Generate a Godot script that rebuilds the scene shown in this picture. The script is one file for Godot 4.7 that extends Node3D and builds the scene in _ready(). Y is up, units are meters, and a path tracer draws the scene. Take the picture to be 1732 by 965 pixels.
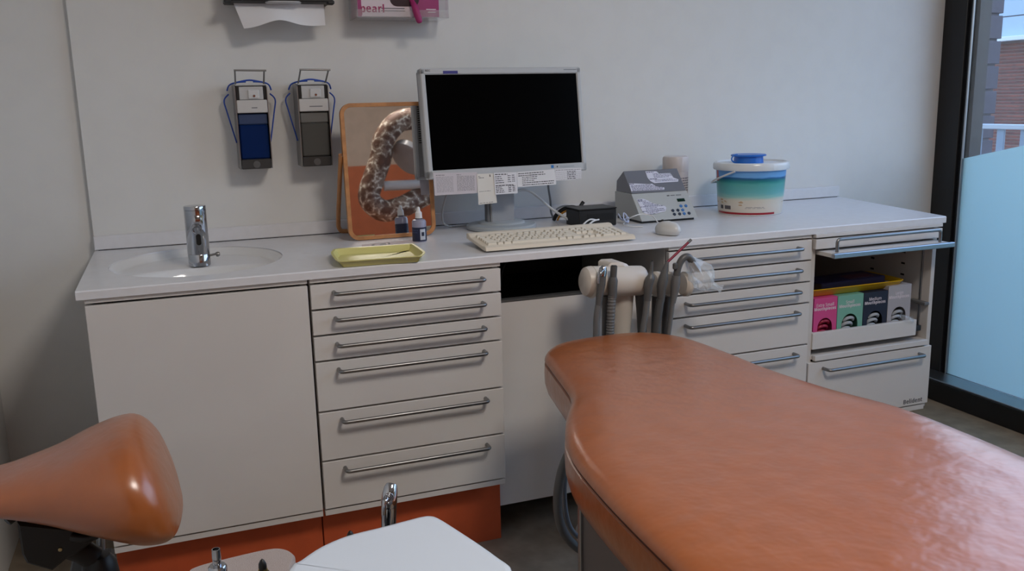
extends Node3D
# A dental treatment room: a white run of cabinets under a long worktop, an orange treatment chair
# and saddle stool in front of it, a glazed wall on the right. Metres, y up, floor at y = 0,
# cabinet fronts in the plane z = 0, back wall at z = -0.63.

const H := 0.83          # worktop height
const WZ := -0.63        # face of the back wall
const YT := 0.7958       # top edge of the drawer fronts
const U := 0.0657        # height of one small drawer
const CAM := Vector3(0.2122, 1.223, 2.1747)
const FOCAL := 1515.2
var cam_r: Vector3
var cam_u: Vector3
var cam_f: Vector3
var M := {}
var used := {}

func _ready() -> void:
	setup_camera()
	setup_light()
	make_materials()
	build_shell()
	build_window_wall()
	build_outside()
	build_cabinets()
	build_open_cabinet()
	build_worktop()
	build_chair()
	build_stool()
	build_delivery_unit()
	build_assistant_unit()
	build_wall_fittings()
	build_monitor()
	build_mirror()
	build_worktop_items()
	build_cables()
	build_cabinet_contents()
	build_room_behind()

# ------------------------------------------------------------------ camera and light
func setup_camera() -> void:
	var yaw := 0.359; var pitch := 0.2033; var roll := -0.0236
	cam_f = Vector3(sin(yaw) * cos(pitch), -sin(pitch), -cos(yaw) * cos(pitch))
	var r := Vector3(cos(yaw), 0, sin(yaw))
	var u := r.cross(cam_f)
	cam_r = cos(roll) * r + sin(roll) * u
	cam_u = -sin(roll) * r + cos(roll) * u
	var c := Camera3D.new()
	c.name = "camera"
	c.transform = Transform3D(Basis(cam_r, cam_u, -cam_f), CAM)
	c.fov = rad_to_deg(2.0 * atan(482.5 / FOCAL))
	c.near = 0.02
	c.current = true
	add_child(c)

func setup_light() -> void:
	var e := Environment.new()
	var sm := ProceduralSkyMaterial.new()
	sm.sky_top_color = Color(0.48, 0.70, 0.99)
	sm.sky_horizon_color = Color(0.87, 0.94, 1.0)
	sm.ground_bottom_color = Color(0.30, 0.33, 0.36)
	sm.ground_horizon_color = Color(0.45, 0.50, 0.55)
	sm.sky_energy_multiplier = 1.0
	sm.sky_curve = 0.5
	var s := Sky.new()
	s.sky_material = sm
	e.background_mode = Environment.BG_SKY
	e.sky = s
	e.background_energy_multiplier = 4.4
	e.tonemap_mode = Environment.TONE_MAPPER_LINEAR
	e.tonemap_exposure = 0.80
	e.sdfgi_enabled = true
	e.ssao_enabled = true
	e.ssil_enabled = true
	var w := WorldEnvironment.new()
	w.name = "world_environment"
	w.environment = e
	add_child(w)
	ceiling_panel(Vector3(1.30, 2.63, 1.95), 4.3)

# a lit ceiling panel: frame and glowing diffuser with an area light of the same size just below it
func ceiling_panel(at: Vector3, energy: float) -> void:
	var col := Color(1.0, 0.962, 0.925)
	var o := thing("ceiling_light", "square white ceiling light panel above the treatment chair", "ceiling light", at)
	part("frame", MB.new().box(Vector3(0, -0.012, 0), Vector3(0.66, 0.024, 0.66), 0.004), mat(Color(0.85, 0.85, 0.85), 0.5), o)
	var g := mat(Color(0.9, 0.9, 0.9), 0.6)
	g.emission_enabled = true; g.emission = col; g.emission_energy_multiplier = 3.0
	part("diffuser", MB.new().box(Vector3(0, -0.0255, 0), Vector3(0.60, 0.003, 0.60), 0.0), g, o)
	var l := AreaLight3D.new()
	l.name = "light"
	l.area_size = Vector2(0.60, 0.60)
	l.light_color = col
	l.light_energy = energy
	l.shadow_enabled = true
	l.area_range = 12.0
	l.position = Vector3(0, -0.032, 0)
	l.rotation.x = -PI / 2
	o.add_child(l)

# pixel of the 1732 x 965 photograph -> point on a plane of the room
func ray(x: float, y: float) -> Vector3:
	return cam_r * ((x - 866.0) / FOCAL) - cam_u * ((y - 482.5) / FOCAL) + cam_f
func pz(x: float, y: float, z: float) -> Vector3:
	var v := ray(x, y); return CAM + v * ((z - CAM.z) / v.z)
func px(x: float, y: float, X: float) -> Vector3:
	var v := ray(x, y); return CAM + v * ((X - CAM.x) / v.x)
func py(x: float, y: float, Y: float) -> Vector3:
	var v := ray(x, y); return CAM + v * ((Y - CAM.y) / v.y)

# ------------------------------------------------------------------ mesh builder
class MB:
	var v := PackedVector3Array()
	var uv := PackedVector2Array()
	var g := PackedInt32Array()
	var s0 := 0
	func begin() -> void: s0 = v.size()
	func tri(a: Vector3, b: Vector3, c: Vector3, sg: int, ua := Vector2.ZERO, ub := Vector2.ZERO, uc := Vector2.ZERO) -> void:
		v.push_back(a); v.push_back(b); v.push_back(c)
		uv.push_back(ua); uv.push_back(ub); uv.push_back(uc); g.push_back(sg)
	func quad(a: Vector3, b: Vector3, c: Vector3, d: Vector3, sg: int, ua := Vector2.ZERO, ub := Vector2.ZERO, uc := Vector2.ZERO, ud := Vector2.ZERO) -> void:
		tri(a, b, c, sg, ua, ub, uc); tri(a, c, d, sg, ua, uc, ud)
	func done() -> void:   # closed pieces: turn every face outwards
		var vol := 0.0
		var o := v[s0]
		for i in range(s0, v.size(), 3):
			vol += (v[i] - o).dot((v[i + 1] - o).cross(v[i + 2] - o))
		if vol > 0.0:
			for i in range(s0, v.size(), 3):
				var t := v[i + 1]; v[i + 1] = v[i + 2]; v[i + 2] = t
				var w := uv[i + 1]; uv[i + 1] = uv[i + 2]; uv[i + 2] = w
	func mesh() -> ArrayMesh:
		var st := SurfaceTool.new()
		st.begin(Mesh.PRIMITIVE_TRIANGLES)
		for i in v.size():
			st.set_smooth_group(g[i / 3])
			st.set_uv(uv[i])
			st.add_vertex(v[i])
		st.generate_normals()
		st.index()
		return st.commit()

	# box with chamfered edges
	func box(c: Vector3, s: Vector3, b := 0.001, x := Transform3D.IDENTITY) -> MB:
		begin()
		var h := s * 0.5
		b = minf(b, minf(h.x, minf(h.y, h.z)) * 0.9)
		var q := func(sx: int, sy: int, sz: int, ax: int) -> Vector3:
			var p := Vector3(sx * (h.x - b), sy * (h.y - b), sz * (h.z - b))
			if ax == 0: p.x = sx * h.x
			elif ax == 1: p.y = sy * h.y
			else: p.z = sz * h.z
			return x * (c + p)
		for s1 in [-1, 1]:
			var a: Array = [q.call(s1, -1, -1, 0), q.call(s1, 1, -1, 0), q.call(s1, 1, 1, 0), q.call(s1, -1, 1, 0)]
			var bb: Array = [q.call(-1, s1, -1, 1), q.call(1, s1, -1, 1), q.call(1, s1, 1, 1), q.call(-1, s1, 1, 1)]
			var cc: Array = [q.call(-1, -1, s1, 2), q.call(1, -1, s1, 2), q.call(1, 1, s1, 2), q.call(-1, 1, s1, 2)]
			var f: bool = s1 > 0
			if f:
				quad(a[0], a[3], a[2], a[1], -1); quad(bb[0], bb[1], bb[2], bb[3], -1); quad(cc[0], cc[3], cc[2], cc[1], -1)
			else:
				quad(a[0], a[1], a[2], a[3], -1); quad(bb[0], bb[3], bb[2], bb[1], -1); quad(cc[0], cc[1], cc[2], cc[3], -1)
		for i in [-1, 1]:
			for j in [-1, 1]:
				# edges along z, x, y
				var e := [q.call(i, j, -1, 0), q.call(i, j, 1, 0), q.call(i, j, 1, 1), q.call(i, j, -1, 1)]
				if i * j > 0: quad(e[0], e[1], e[2], e[3], -1)
				else: quad(e[0], e[3], e[2], e[1], -1)
				e = [q.call(-1, i, j, 1), q.call(1, i, j, 1), q.call(1, i, j, 2), q.call(-1, i, j, 2)]
				if i * j > 0: quad(e[0], e[1], e[2], e[3], -1)
				else: quad(e[0], e[3], e[2], e[1], -1)
				e = [q.call(i, -1, j, 0), q.call(i, 1, j, 0), q.call(i, 1, j, 2), q.call(i, -1, j, 2)]
				if i * j > 0: quad(e[0], e[3], e[2], e[1], -1)
				else: quad(e[0], e[1], e[2], e[3], -1)
				for k in [-1, 1]:
					if i * j * k > 0: tri(q.call(i, j, k, 0), q.call(i, j, k, 2), q.call(i, j, k, 1), -1)
					else: tri(q.call(i, j, k, 0), q.call(i, j, k, 1), q.call(i, j, k, 2), -1)
		if x.basis.determinant() < 0: done()
		return self

	# rings of equal length joined into a skin
	func loft(rings: Array, closed := true, caps := true, sg := 0) -> MB:
		begin()
		var n: int = rings[0].size()
		for i in rings.size() - 1:
			var a: PackedVector3Array = rings[i]
			var b: PackedVector3Array = rings[i + 1]
			var va := float(i) / (rings.size() - 1); var vb := float(i + 1) / (rings.size() - 1)
			for j in (n if closed else n - 1):
				var k := (j + 1) % n
				var uj := float(j) / n; var uk := float(j + 1) / n
				quad(a[j], b[j], b[k], a[k], sg, Vector2(uj, va), Vector2(uj, vb), Vector2(uk, vb), Vector2(uk, va))
		if caps and closed:
			for e in [0, rings.size() - 1]:
				var r: PackedVector3Array = rings[e]
				var m := Vector3.ZERO
				for p in r: m += p
				m /= n
				for j in n:
					var k := (j + 1) % n
					if e == 0: tri(m, r[j], r[k], -1)
					else: tri(m, r[k], r[j], -1)
		if closed and caps: done()
		return self

	# swept tube
	func tube(pts: Array, r, n := 10, caps := true) -> MB:
		var rings := []
		var t0: Vector3 = (pts[1] - pts[0]).normalized()
		var up := Vector3.UP if absf(t0.y) < 0.9 else Vector3.RIGHT
		var nx := up.cross(t0).normalized()
		for i in pts.size():
			var t: Vector3
			if i == 0: t = t0
			elif i == pts.size() - 1: t = (pts[i] - pts[i - 1]).normalized()
			else: t = ((pts[i + 1] - pts[i]).normalized() + (pts[i] - pts[i - 1]).normalized()).normalized()
			nx = (nx - t * nx.dot(t)).normalized()
			var ny := t.cross(nx)
			var rr: float = r[i] if r is Array else r
			var ring := PackedVector3Array()
			for j in n:
				var a := TAU * j / n
				ring.push_back(pts[i] + (nx * cos(a) + ny * sin(a)) * rr)
			rings.push_back(ring)
		return loft(rings, true, caps, 0)

	# lathe about the local y axis: profile of (radius, height); sharp where the profile bends hard
	func lathe(prof: Array, n := 28, x := Transform3D.IDENTITY, closed := true) -> MB:
		begin()
		var sg := 1
		var acc := 0.0
		var tot := 0.0
		for i in prof.size() - 1: tot += prof[i].distance_to(prof[i + 1])
		for i in prof.size() - 1:
			var a: Vector2 = prof[i]; var b: Vector2 = prof[i + 1]
			if i > 0:
				var d0: Vector2 = (a - prof[i - 1]).normalized()
				if d0.dot((b - a).normalized()) < 0.8: sg += 1
			var va := acc / tot
			acc += a.distance_to(b)
			var vb := acc / tot
			for j in n:
				var t := TAU * j / n; var w := TAU * (j + 1) / n
				var p0 := x * Vector3(a.x * sin(t), a.y, a.x * cos(t)); var p1 := x * Vector3(a.x * sin(w), a.y, a.x * cos(w))
				var p2 := x * Vector3(b.x * sin(w), b.y, b.x * cos(w)); var p3 := x * Vector3(b.x * sin(t), b.y, b.x * cos(t))
				var uj := float(j) / n; var uk := float(j + 1) / n
				if a.x > 1e-6: tri(p0, p1, p2, sg, Vector2(uj, va), Vector2(uk, va), Vector2(uk, vb))
				if b.x > 1e-6: tri(p0, p2, p3, sg, Vector2(uj, va), Vector2(uk, vb), Vector2(uj, vb))
		if closed: done()
		return self

	# polygon in the local xy plane raised through layers of (inset, z); both ends capped
	func pad(poly: PackedVector2Array, layers: Array, x := Transform3D.IDENTITY, smooth := true, cap0 := true, cap1 := true) -> MB:
		begin()
		var n := poly.size()
		var area := 0.0
		for i in n: area += poly[i].cross(poly[(i + 1) % n])
		var sgn := 1.0 if area > 0 else -1.0
		var nrm := PackedVector2Array()
		for i in n:
			var e0 := (poly[i] - poly[(i + n - 1) % n]).normalized()
			var e1 := (poly[(i + 1) % n] - poly[i]).normalized()
			var m := Vector2(-(e0 + e1).y, (e0 + e1).x)
			var l := maxf(m.length(), 0.3)
			nrm.push_back(m / l / l * 2.0 * sgn)
		var sg := 2
		var pl := []
		for L in layers:
			var r := PackedVector2Array()
			for i in n: r.push_back(poly[i] + nrm[i] * L.x)
			pl.push_back(r)
		for k in layers.size() - 1:
			var a: PackedVector2Array = pl[k]; var b: PackedVector2Array = pl[k + 1]
			if k > 0:
				var d0: Vector2 = (layers[k] - layers[k - 1]).normalized()
				if d0.dot((layers[k + 1] - layers[k]).normalized()) < 0.8: sg += 1
			for i in n:
				var j := (i + 1) % n
				quad(x * Vector3(a[i].x, a[i].y, layers[k].y), x * Vector3(a[j].x, a[j].y, layers[k].y), x * Vector3(b[j].x, b[j].y, layers[k + 1].y), x * Vector3(b[i].x, b[i].y, layers[k + 1].y), sg if smooth else -1)
		for e in [0, layers.size() - 1]:
			if (e == 0 and not cap0) or (e > 0 and not cap1): continue
			var r: PackedVector2Array = pl[e]
			var ids := Geometry2D.triangulate_polygon(r)
			var z: float = layers[e].y
			if ids.is_empty():   # fan round the middle where the inset outline folds over itself
				var mid := Vector2.ZERO
				for q in r: mid += q
				r.push_back(mid / n)
				for i in n: ids.append_array(PackedInt32Array([n, i, (i + 1) % n]))
			for i in range(0, ids.size(), 3):
				var A := r[ids[i]]; var B := r[ids[i + 1]]; var C := r[ids[i + 2]]
				var ccw := (B - A).cross(C - A) > 0
				if ccw != (sgn > 0):
					var t := B; B = C; C = t
				if e == 0: tri(x * Vector3(A.x, A.y, z), x * Vector3(C.x, C.y, z), x * Vector3(B.x, B.y, z), 900)
				else: tri(x * Vector3(A.x, A.y, z), x * Vector3(B.x, B.y, z), x * Vector3(C.x, C.y, z), 901)
		done()
		return self

	# flat sheet with uv over its four corners (top left, top right, bottom right, bottom left), a little thick
	func sheet(a: Vector3, b: Vector3, c: Vector3, d: Vector3, t := 0.0006) -> MB:
		begin()
		var nn := (b - a).cross(d - a).normalized() * t
		quad(a, b, c, d, -1, Vector2(0, 0), Vector2(1, 0), Vector2(1, 1), Vector2(0, 1))
		quad(a + nn, d + nn, c + nn, b + nn, -1)
		quad(a, a + nn, b + nn, b, -1); quad(b, b + nn, c + nn, c, -1); quad(c, c + nn, d + nn, d, -1); quad(d, d + nn, a + nn, a, -1)
		done()
		return self

func rrect(w: float, h: float, r: float, k := 6) -> PackedVector2Array:
	var p := PackedVector2Array()
	for c in [[1, 1, 0.0], [-1, 1, PI / 2], [-1, -1, PI], [1, -1, PI * 1.5]]:
		for i in k + 1:
			var a: float = c[2] + PI / 2 * i / k
			p.push_back(Vector2(c[0] * (w / 2 - r) + cos(a) * r, c[1] * (h / 2 - r) + sin(a) * r))
	return p
func smooth_path(pts: Array, per := 6) -> Array:
	var out := []
	for i in pts.size() - 1:
		var a: Vector3 = pts[maxi(i - 1, 0)]; var b: Vector3 = pts[i]; var c: Vector3 = pts[i + 1]; var d: Vector3 = pts[mini(i + 2, pts.size() - 1)]
		for k in per:
			out.push_back(b.cubic_interpolate(c, a, d, float(k) / per))
	out.push_back(pts[-1])
	return out
func smooth_loop2(pts: Array, per := 6) -> PackedVector2Array:
	var out := PackedVector2Array()
	var n := pts.size()
	for i in n:
		var a: Vector2 = pts[(i + n - 1) % n]; var b: Vector2 = pts[i]; var c: Vector2 = pts[(i + 1) % n]; var d: Vector2 = pts[(i + 2) % n]
		for k in per: out.push_back(b.cubic_interpolate(c, a, d, float(k) / per))
	return out
# frames: local x, y, z axes to world. UPZ lays an xy outline flat (outline y -> world z), thickness upwards
func lay(at: Vector3) -> Transform3D:
	return Transform3D(Basis(Vector3(1, 0, 0), Vector3(0, 0, 1), Vector3(0, 1, 0)), at)
func along(a: Vector3, dir: Vector3) -> Transform3D:   # local y axis along dir
	var yv := dir.normalized()
	var xv := Vector3(0, 0, 1) if absf(yv.z) < 0.9 else Vector3(1, 0, 0)
	xv = (xv - yv * xv.dot(yv)).normalized()
	return Transform3D(Basis(xv, yv, xv.cross(yv)), a)

# ------------------------------------------------------------------ naming
func numbered(called: String) -> String:
	var n: int = used.get(called, 0)
	used[called] = n + 1
	return called if n == 0 else "%s_%03d" % [called, n]
func thing(called: String, label: String, category: String, at := Vector3.ZERO, group := "", turn := 0.0) -> Node3D:
	var o := Node3D.new()
	o.name = numbered(called)
	o.position = at
	o.rotation.y = turn
	add_child(o)
	o.set_meta("label", label); o.set_meta("category", category)
	if group: o.set_meta("group", group)
	return o
func part(called: String, mb, m, parent: Node3D, label := "") -> MeshInstance3D:
	var o := MeshInstance3D.new()
	o.name = called
	o.mesh = mb.mesh() if mb is MB else mb
	o.material_override = M[m] if m is String else m
	parent.add_child(o, true)
	if label: o.set_meta("label", label)
	return o
func solo(called: String, mb, m, label: String, category: String, at := Vector3.ZERO, group := "") -> MeshInstance3D:
	var o := MeshInstance3D.new()
	o.name = numbered(called)
	o.mesh = mb.mesh() if mb is MB else mb
	o.material_override = M[m] if m is String else m
	o.position = at
	add_child(o)
	o.set_meta("label", label); o.set_meta("category", category)
	if group: o.set_meta("group", group)
	return o
func struct(called: String, mb, m, label := "") -> MeshInstance3D:
	var o := MeshInstance3D.new()
	o.name = called
	o.mesh = mb.mesh() if mb is MB else mb
	o.material_override = M[m] if m is String else m
	add_child(o)
	o.set_meta("kind", "structure")
	if label: o.set_meta("label", label)
	return o
func lettering(called: String, words: String, size: float, m, parent: Node3D, x: Transform3D, bold := false, italic := false, align := HORIZONTAL_ALIGNMENT_CENTER) -> MeshInstance3D:
	var f := SystemFont.new()
	f.font_names = PackedStringArray(["Droid Sans"])
	f.font_weight = 700 if bold else 400
	f.font_italic = italic
	var t := TextMesh.new()
	t.text = words; t.font = f; t.font_size = 32
	t.pixel_size = size / 32.0; t.depth = 0.0006; t.curve_step = 4.0
	t.horizontal_alignment = align
	var o := MeshInstance3D.new()
	o.name = called; o.mesh = t
	o.material_override = M[m] if m is String else m
	parent.add_child(o, true)
	o.transform = x
	return o

# ------------------------------------------------------------------ materials
func mat(c: Color, rough := 0.5, metal := 0.0) -> StandardMaterial3D:
	var m := StandardMaterial3D.new()
	m.albedo_color = c; m.roughness = rough; m.metallic = metal
	return m
func grainy(c: Color, rough: float, amount: float, scale: float, freq := 0.02, seed_ := 1, tint := Color(1, 1, 1)) -> StandardMaterial3D:
	var m := mat(Color.WHITE, rough)
	var n := FastNoiseLite.new()
	n.noise_type = FastNoiseLite.TYPE_SIMPLEX_SMOOTH
	n.frequency = freq; n.fractal_octaves = 4; n.seed = seed_
	var t := NoiseTexture2D.new()
	t.width = 256; t.height = 256; t.seamless = true; t.noise = n
	var r := Gradient.new()
	r.offsets = PackedFloat32Array([0.25, 0.75])
	r.colors = PackedColorArray([Color(c.r * (1 - amount), c.g * (1 - amount), c.b * (1 - amount)), Color(minf(1, c.r * (1 + amount)) * tint.r, minf(1, c.g * (1 + amount)) * tint.g, minf(1, c.b * (1 + amount)) * tint.b)])
	t.color_ramp = r
	m.albedo_texture = t
	m.uv1_triplanar = true; m.uv1_world_triplanar = true
	m.uv1_scale = Vector3.ONE * scale
	return m
func printed(img: Image, rough := 0.6) -> StandardMaterial3D:
	var m := mat(Color.WHITE, rough)
	m.albedo_texture = ImageTexture.create_from_image(img)
	return m
func blank(w: int, h: int, c: Color) -> Image:
	var i := Image.create(w, h, false, Image.FORMAT_RGB8)
	i.fill(c)
	return i
# rows of unreadable small print: [x, y, width, height] in pixels, broken into words
func print_rows(img: Image, rows: Array, c: Color, seed_ := 3) -> void:
	var rng := RandomNumberGenerator.new()
	rng.seed = seed_
	for r in rows:
		var x: int = r[0]
		while x < r[0] + r[2]:
			var w := rng.randi_range(5, 18)
			w = mini(w, r[0] + r[2] - x)
			img.fill_rect(Rect2i(x, r[1], w, r[3]), c)
			x += w + rng.randi_range(2, 4)

func make_materials() -> void:
	M.wall = grainy(Color(0.87, 0.87, 0.86), 0.85, 0.005, 2.0, 0.015, 3)
	M.ceiling = mat(Color(0.88, 0.88, 0.87), 0.9)
	M.beige = grainy(Color(0.58, 0.515, 0.465), 0.85, 0.02, 2.0, 0.015, 4)
	M.floor = grainy(Color(0.58, 0.525, 0.455), 0.45, 0.07, 1.3, 0.03, 9)
	M.cabinet = grainy(Color(0.84, 0.825, 0.81), 0.42, 0.008, 1.0, 0.01, 5)
	M.carcass = mat(Color(0.80, 0.78, 0.76), 0.5)
	M.top = grainy(Color(0.87, 0.87, 0.88), 0.28, 0.008, 3.0, 0.03, 6)
	M.basin = mat(Color(0.88, 0.88, 0.88), 0.08)
	M.orange_wall = grainy(Color(0.56, 0.28, 0.14), 0.7, 0.02, 2.0, 0.02, 27)
	M.orange_board = grainy(Color(0.75, 0.33, 0.17), 0.6, 0.02, 2.0, 0.02, 7)
	M.vinyl = grainy(Color(0.63, 0.35, 0.165), 0.42, 0.02, 3.0, 0.02, 8)
	M.vinyl.roughness = 0.31
	M.vinyl.metallic_specular = 0.6
	M.vinyl.clearcoat_enabled = true; M.vinyl.clearcoat = 0.6; M.vinyl.clearcoat_roughness = 0.27
	var vn := FastNoiseLite.new()
	vn.frequency = 0.012; vn.fractal_octaves = 4; vn.seed = 41
	var vt := NoiseTexture2D.new()
	vt.width = 256; vt.height = 256; vt.seamless = true; vt.noise = vn; vt.as_normal_map = true; vt.bump_strength = 3.0
	M.vinyl.normal_enabled = true; M.vinyl.normal_texture = vt; M.vinyl.normal_scale = 0.55
	M.seam = mat(Color(0.30, 0.13, 0.07), 0.6)
	M.steel = mat(Color(0.56, 0.56, 0.56), 0.36, 1.0)
	M.chrome = mat(Color(0.72, 0.73, 0.75), 0.07, 1.0)
	M.alu = mat(Color(0.66, 0.68, 0.70), 0.35, 1.0)
	M.frame = mat(Color(0.085, 0.085, 0.09), 0.45)
	M.black = mat(Color(0.03, 0.03, 0.032), 0.45)
	M.dark = mat(Color(0.11, 0.11, 0.115), 0.5)
	M.gap = mat(Color(0.05, 0.05, 0.05), 0.8)
	M.screen = mat(Color(0.012, 0.012, 0.014), 0.22)
	M.screen.metallic_specular = 0.12
	M.bezel = mat(Color(0.72, 0.73, 0.74), 0.38)
	M.monitor_back = mat(Color(0.60, 0.61, 0.63), 0.5)
	M.beigeplastic = mat(Color(0.86, 0.82, 0.75), 0.45)
	M.white = mat(Color(0.88, 0.88, 0.88), 0.4)
	M.gloss_white = mat(Color(0.78, 0.82, 0.87), 0.14)
	M.offwhite = mat(Color(0.80, 0.77, 0.73), 0.38)
	M.hose = mat(Color(0.40, 0.40, 0.40), 0.45)
	M.hose_dark = mat(Color(0.30, 0.30, 0.30), 0.45)
	M.grip = mat(Color(0.33, 0.33, 0.33), 0.4)
	M.blue = mat(Color(0.12, 0.42, 0.78), 0.35)
	M.cord_blue = mat(Color(0.10, 0.28, 0.66), 0.5)
	M.paper = mat(Color(0.90, 0.90, 0.91), 0.75)
	M.wood = grainy(Color(0.72, 0.50, 0.31), 0.5, 0.06, 8.0, 0.01, 12)
	M.mirror = mat(Color(0.93, 0.93, 0.93), 0.02, 1.0)
	M.yellow = mat(Color(0.82, 0.79, 0.50), 0.35)
	M.yellow2 = mat(Color(0.86, 0.68, 0.08), 0.4)
	M.magenta = mat(Color(0.62, 0.13, 0.40), 0.5)
	M.ink = mat(Color(0.08, 0.08, 0.09), 0.7)
	M.ink_grey = mat(Color(0.35, 0.35, 0.36), 0.7)
	M.ink_white = mat(Color(0.90, 0.90, 0.90), 0.7)
	var g := mat(Color(0.92, 0.95, 0.97, 0.05), 0.02)
	g.transparency = BaseMaterial3D.TRANSPARENCY_ALPHA
	M.glass = g
	var a := mat(Color(0.90, 0.92, 0.93, 0.12), 0.05)
	a.transparency = BaseMaterial3D.TRANSPARENCY_ALPHA
	M.acrylic = a
	var s := mat(Color(0.42, 0.43, 0.45, 0.55), 0.1)
	s.transparency = BaseMaterial3D.TRANSPARENCY_ALPHA
	M.smoked = s
	var f := mat(Color(0.76, 0.95, 1.0), 0.5)
	f.backlight_enabled = true; f.backlight = Color(0.97, 1.0, 0.99)
	M.frosted = f
	M.liquid_blue = mat(Color(0.05, 0.15, 0.34), 0.4)
	M.liquid_blue.metallic_specular = 0.2
	M.liquid_grey = mat(Color(0.34, 0.34, 0.33), 0.4)
	M.liquid_grey.metallic_specular = 0.2

# ------------------------------------------------------------------ the room
func build_shell() -> void:
	struct("floor", MB.new().box(Vector3(1.4, -0.05, 1.45), Vector3(3.9, 0.1, 4.7), 0.001), "floor")
	struct("ceiling", MB.new().box(Vector3(1.4, 2.68, 1.45), Vector3(3.9, 0.1, 4.7), 0.001), "ceiling")
	var b := MB.new()
	b.box(Vector3(1.5445, 1.315, WZ - 0.06), Vector3(3.113, 2.63, 0.12), 0.001)
	struct("wall_back", b, "wall")
	struct("wall_back_left", MB.new().box(Vector3(-0.2, 1.315, WZ - 0.085), Vector3(0.376, 2.63, 0.13), 0.001), "wall")
	struct("wall_left", MB.new().box(Vector3(-0.353, 1.315, 1.45), Vector3(0.1, 2.63, 4.5), 0.001), "wall")
	struct("wall_front", MB.new().box(Vector3(1.4, 1.315, 3.56), Vector3(3.6, 2.63, 0.1), 0.001), "beige")
	struct("trim_1", MB.new().box(Vector3(1.4, 0.70, 3.495), Vector3(3.4, 1.40, 0.03), 0.002), "orange_wall", "orange wainscot panel across the wall")

func build_window_wall() -> void:
	# structure: black aluminium frame in the plane X = 3.1, mullions every 1.3 m, low base box
	var x0 := 3.10
	var root := Node3D.new()
	root.name = "window_1"; add_child(root)
	root.set_meta("kind", "structure")
	root.set_meta("label", "full-height black framed window with frosted lower panes")
	var bay := [-0.49, 0.83, 2.15]
	var post := MB.new()
	post.box(Vector3(x0 + 0.047, 1.315, -0.575), Vector3(0.10, 2.63, 0.11), 0.002)
	post.box(Vector3(x0 + 0.055, 1.315, -0.51), Vector3(0.09, 2.63, 0.022), 0.002)
	part("frame_post", post, "frame", root)
	part("glazing_strip", MB.new().box(Vector3(x0 + 0.004, 1.33, -0.4955), Vector3(0.010, 2.48, 0.006), 0.001), "alu", root)
	part("glazing_bead", MB.new().box(Vector3(x0 + 0.035, 1.33, -0.489), Vector3(0.034, 2.48, 0.020), 0.001), "frame", root)
	for z in [0.83, 2.15]:
		part("frame_post", MB.new().box(Vector3(x0 + 0.05, 1.36, z + 0.03), Vector3(0.10, 2.55, 0.06), 0.002), "frame", root)
	part("frame_head", MB.new().box(Vector3(x0 + 0.05, 2.58, 0.80), Vector3(0.10, 0.10, 2.82), 0.002), "frame", root)
	part("frame_base", MB.new().box(Vector3(x0 + 0.045, 0.042, 0.79), Vector3(0.29, 0.084, 2.82), 0.003), "frame", root)
	part("sill_strip", MB.new().box(Vector3(x0 - 0.048, 0.0865, 0.79), Vector3(0.10, 0.006, 2.80), 0.002), "alu", root)
	struct("added_upper_facade", MB.new().box(Vector3(x0 + 0.20, 6.65, 1.45), Vector3(0.20, 8.0, 12.0), 0.0), "wall", "unseen facade added above the window to shade the street")  # unseen slab added to shade the building opposite
	struct("added_wall_right_end", MB.new().box(Vector3(x0 + 0.10, 1.315, 2.87), Vector3(0.20, 2.63, 1.32), 0.0), "wall")  # unseen solid wall added in place of glazing to cut the sky light
	var slope := 0.23
	for i in 2:
		var z0: float = bay[i] + (0.0 if i == 0 else 0.06); var z1: float = bay[i + 1]
		part("pane", MB.new().box(Vector3(x0 + 0.012, 1.31, (z0 + z1) / 2), Vector3(0.006, 2.44, z1 - z0), 0.0), "glass", root)
		var ya := 0.962 if i == 0 else 0.962 + slope * 0.3
		var yb := ya + slope * (z1 - z0)
		if i > 0: yb = ya + slope * 0.5
		var f := PackedVector2Array([Vector2(z0, 0.09), Vector2(z1, 0.09), Vector2(z1, yb), Vector2(z0, ya)])
		part("frosted_film", MB.new().pad(f, [Vector2(0, 0), Vector2(0, 0.001)], Transform3D(Basis(Vector3(0, 0, 1), Vector3(0, 1, 0), Vector3(1, 0, 0)), Vector3(x0 + 0.006, 0, 0)), false), "frosted", root)

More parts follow.
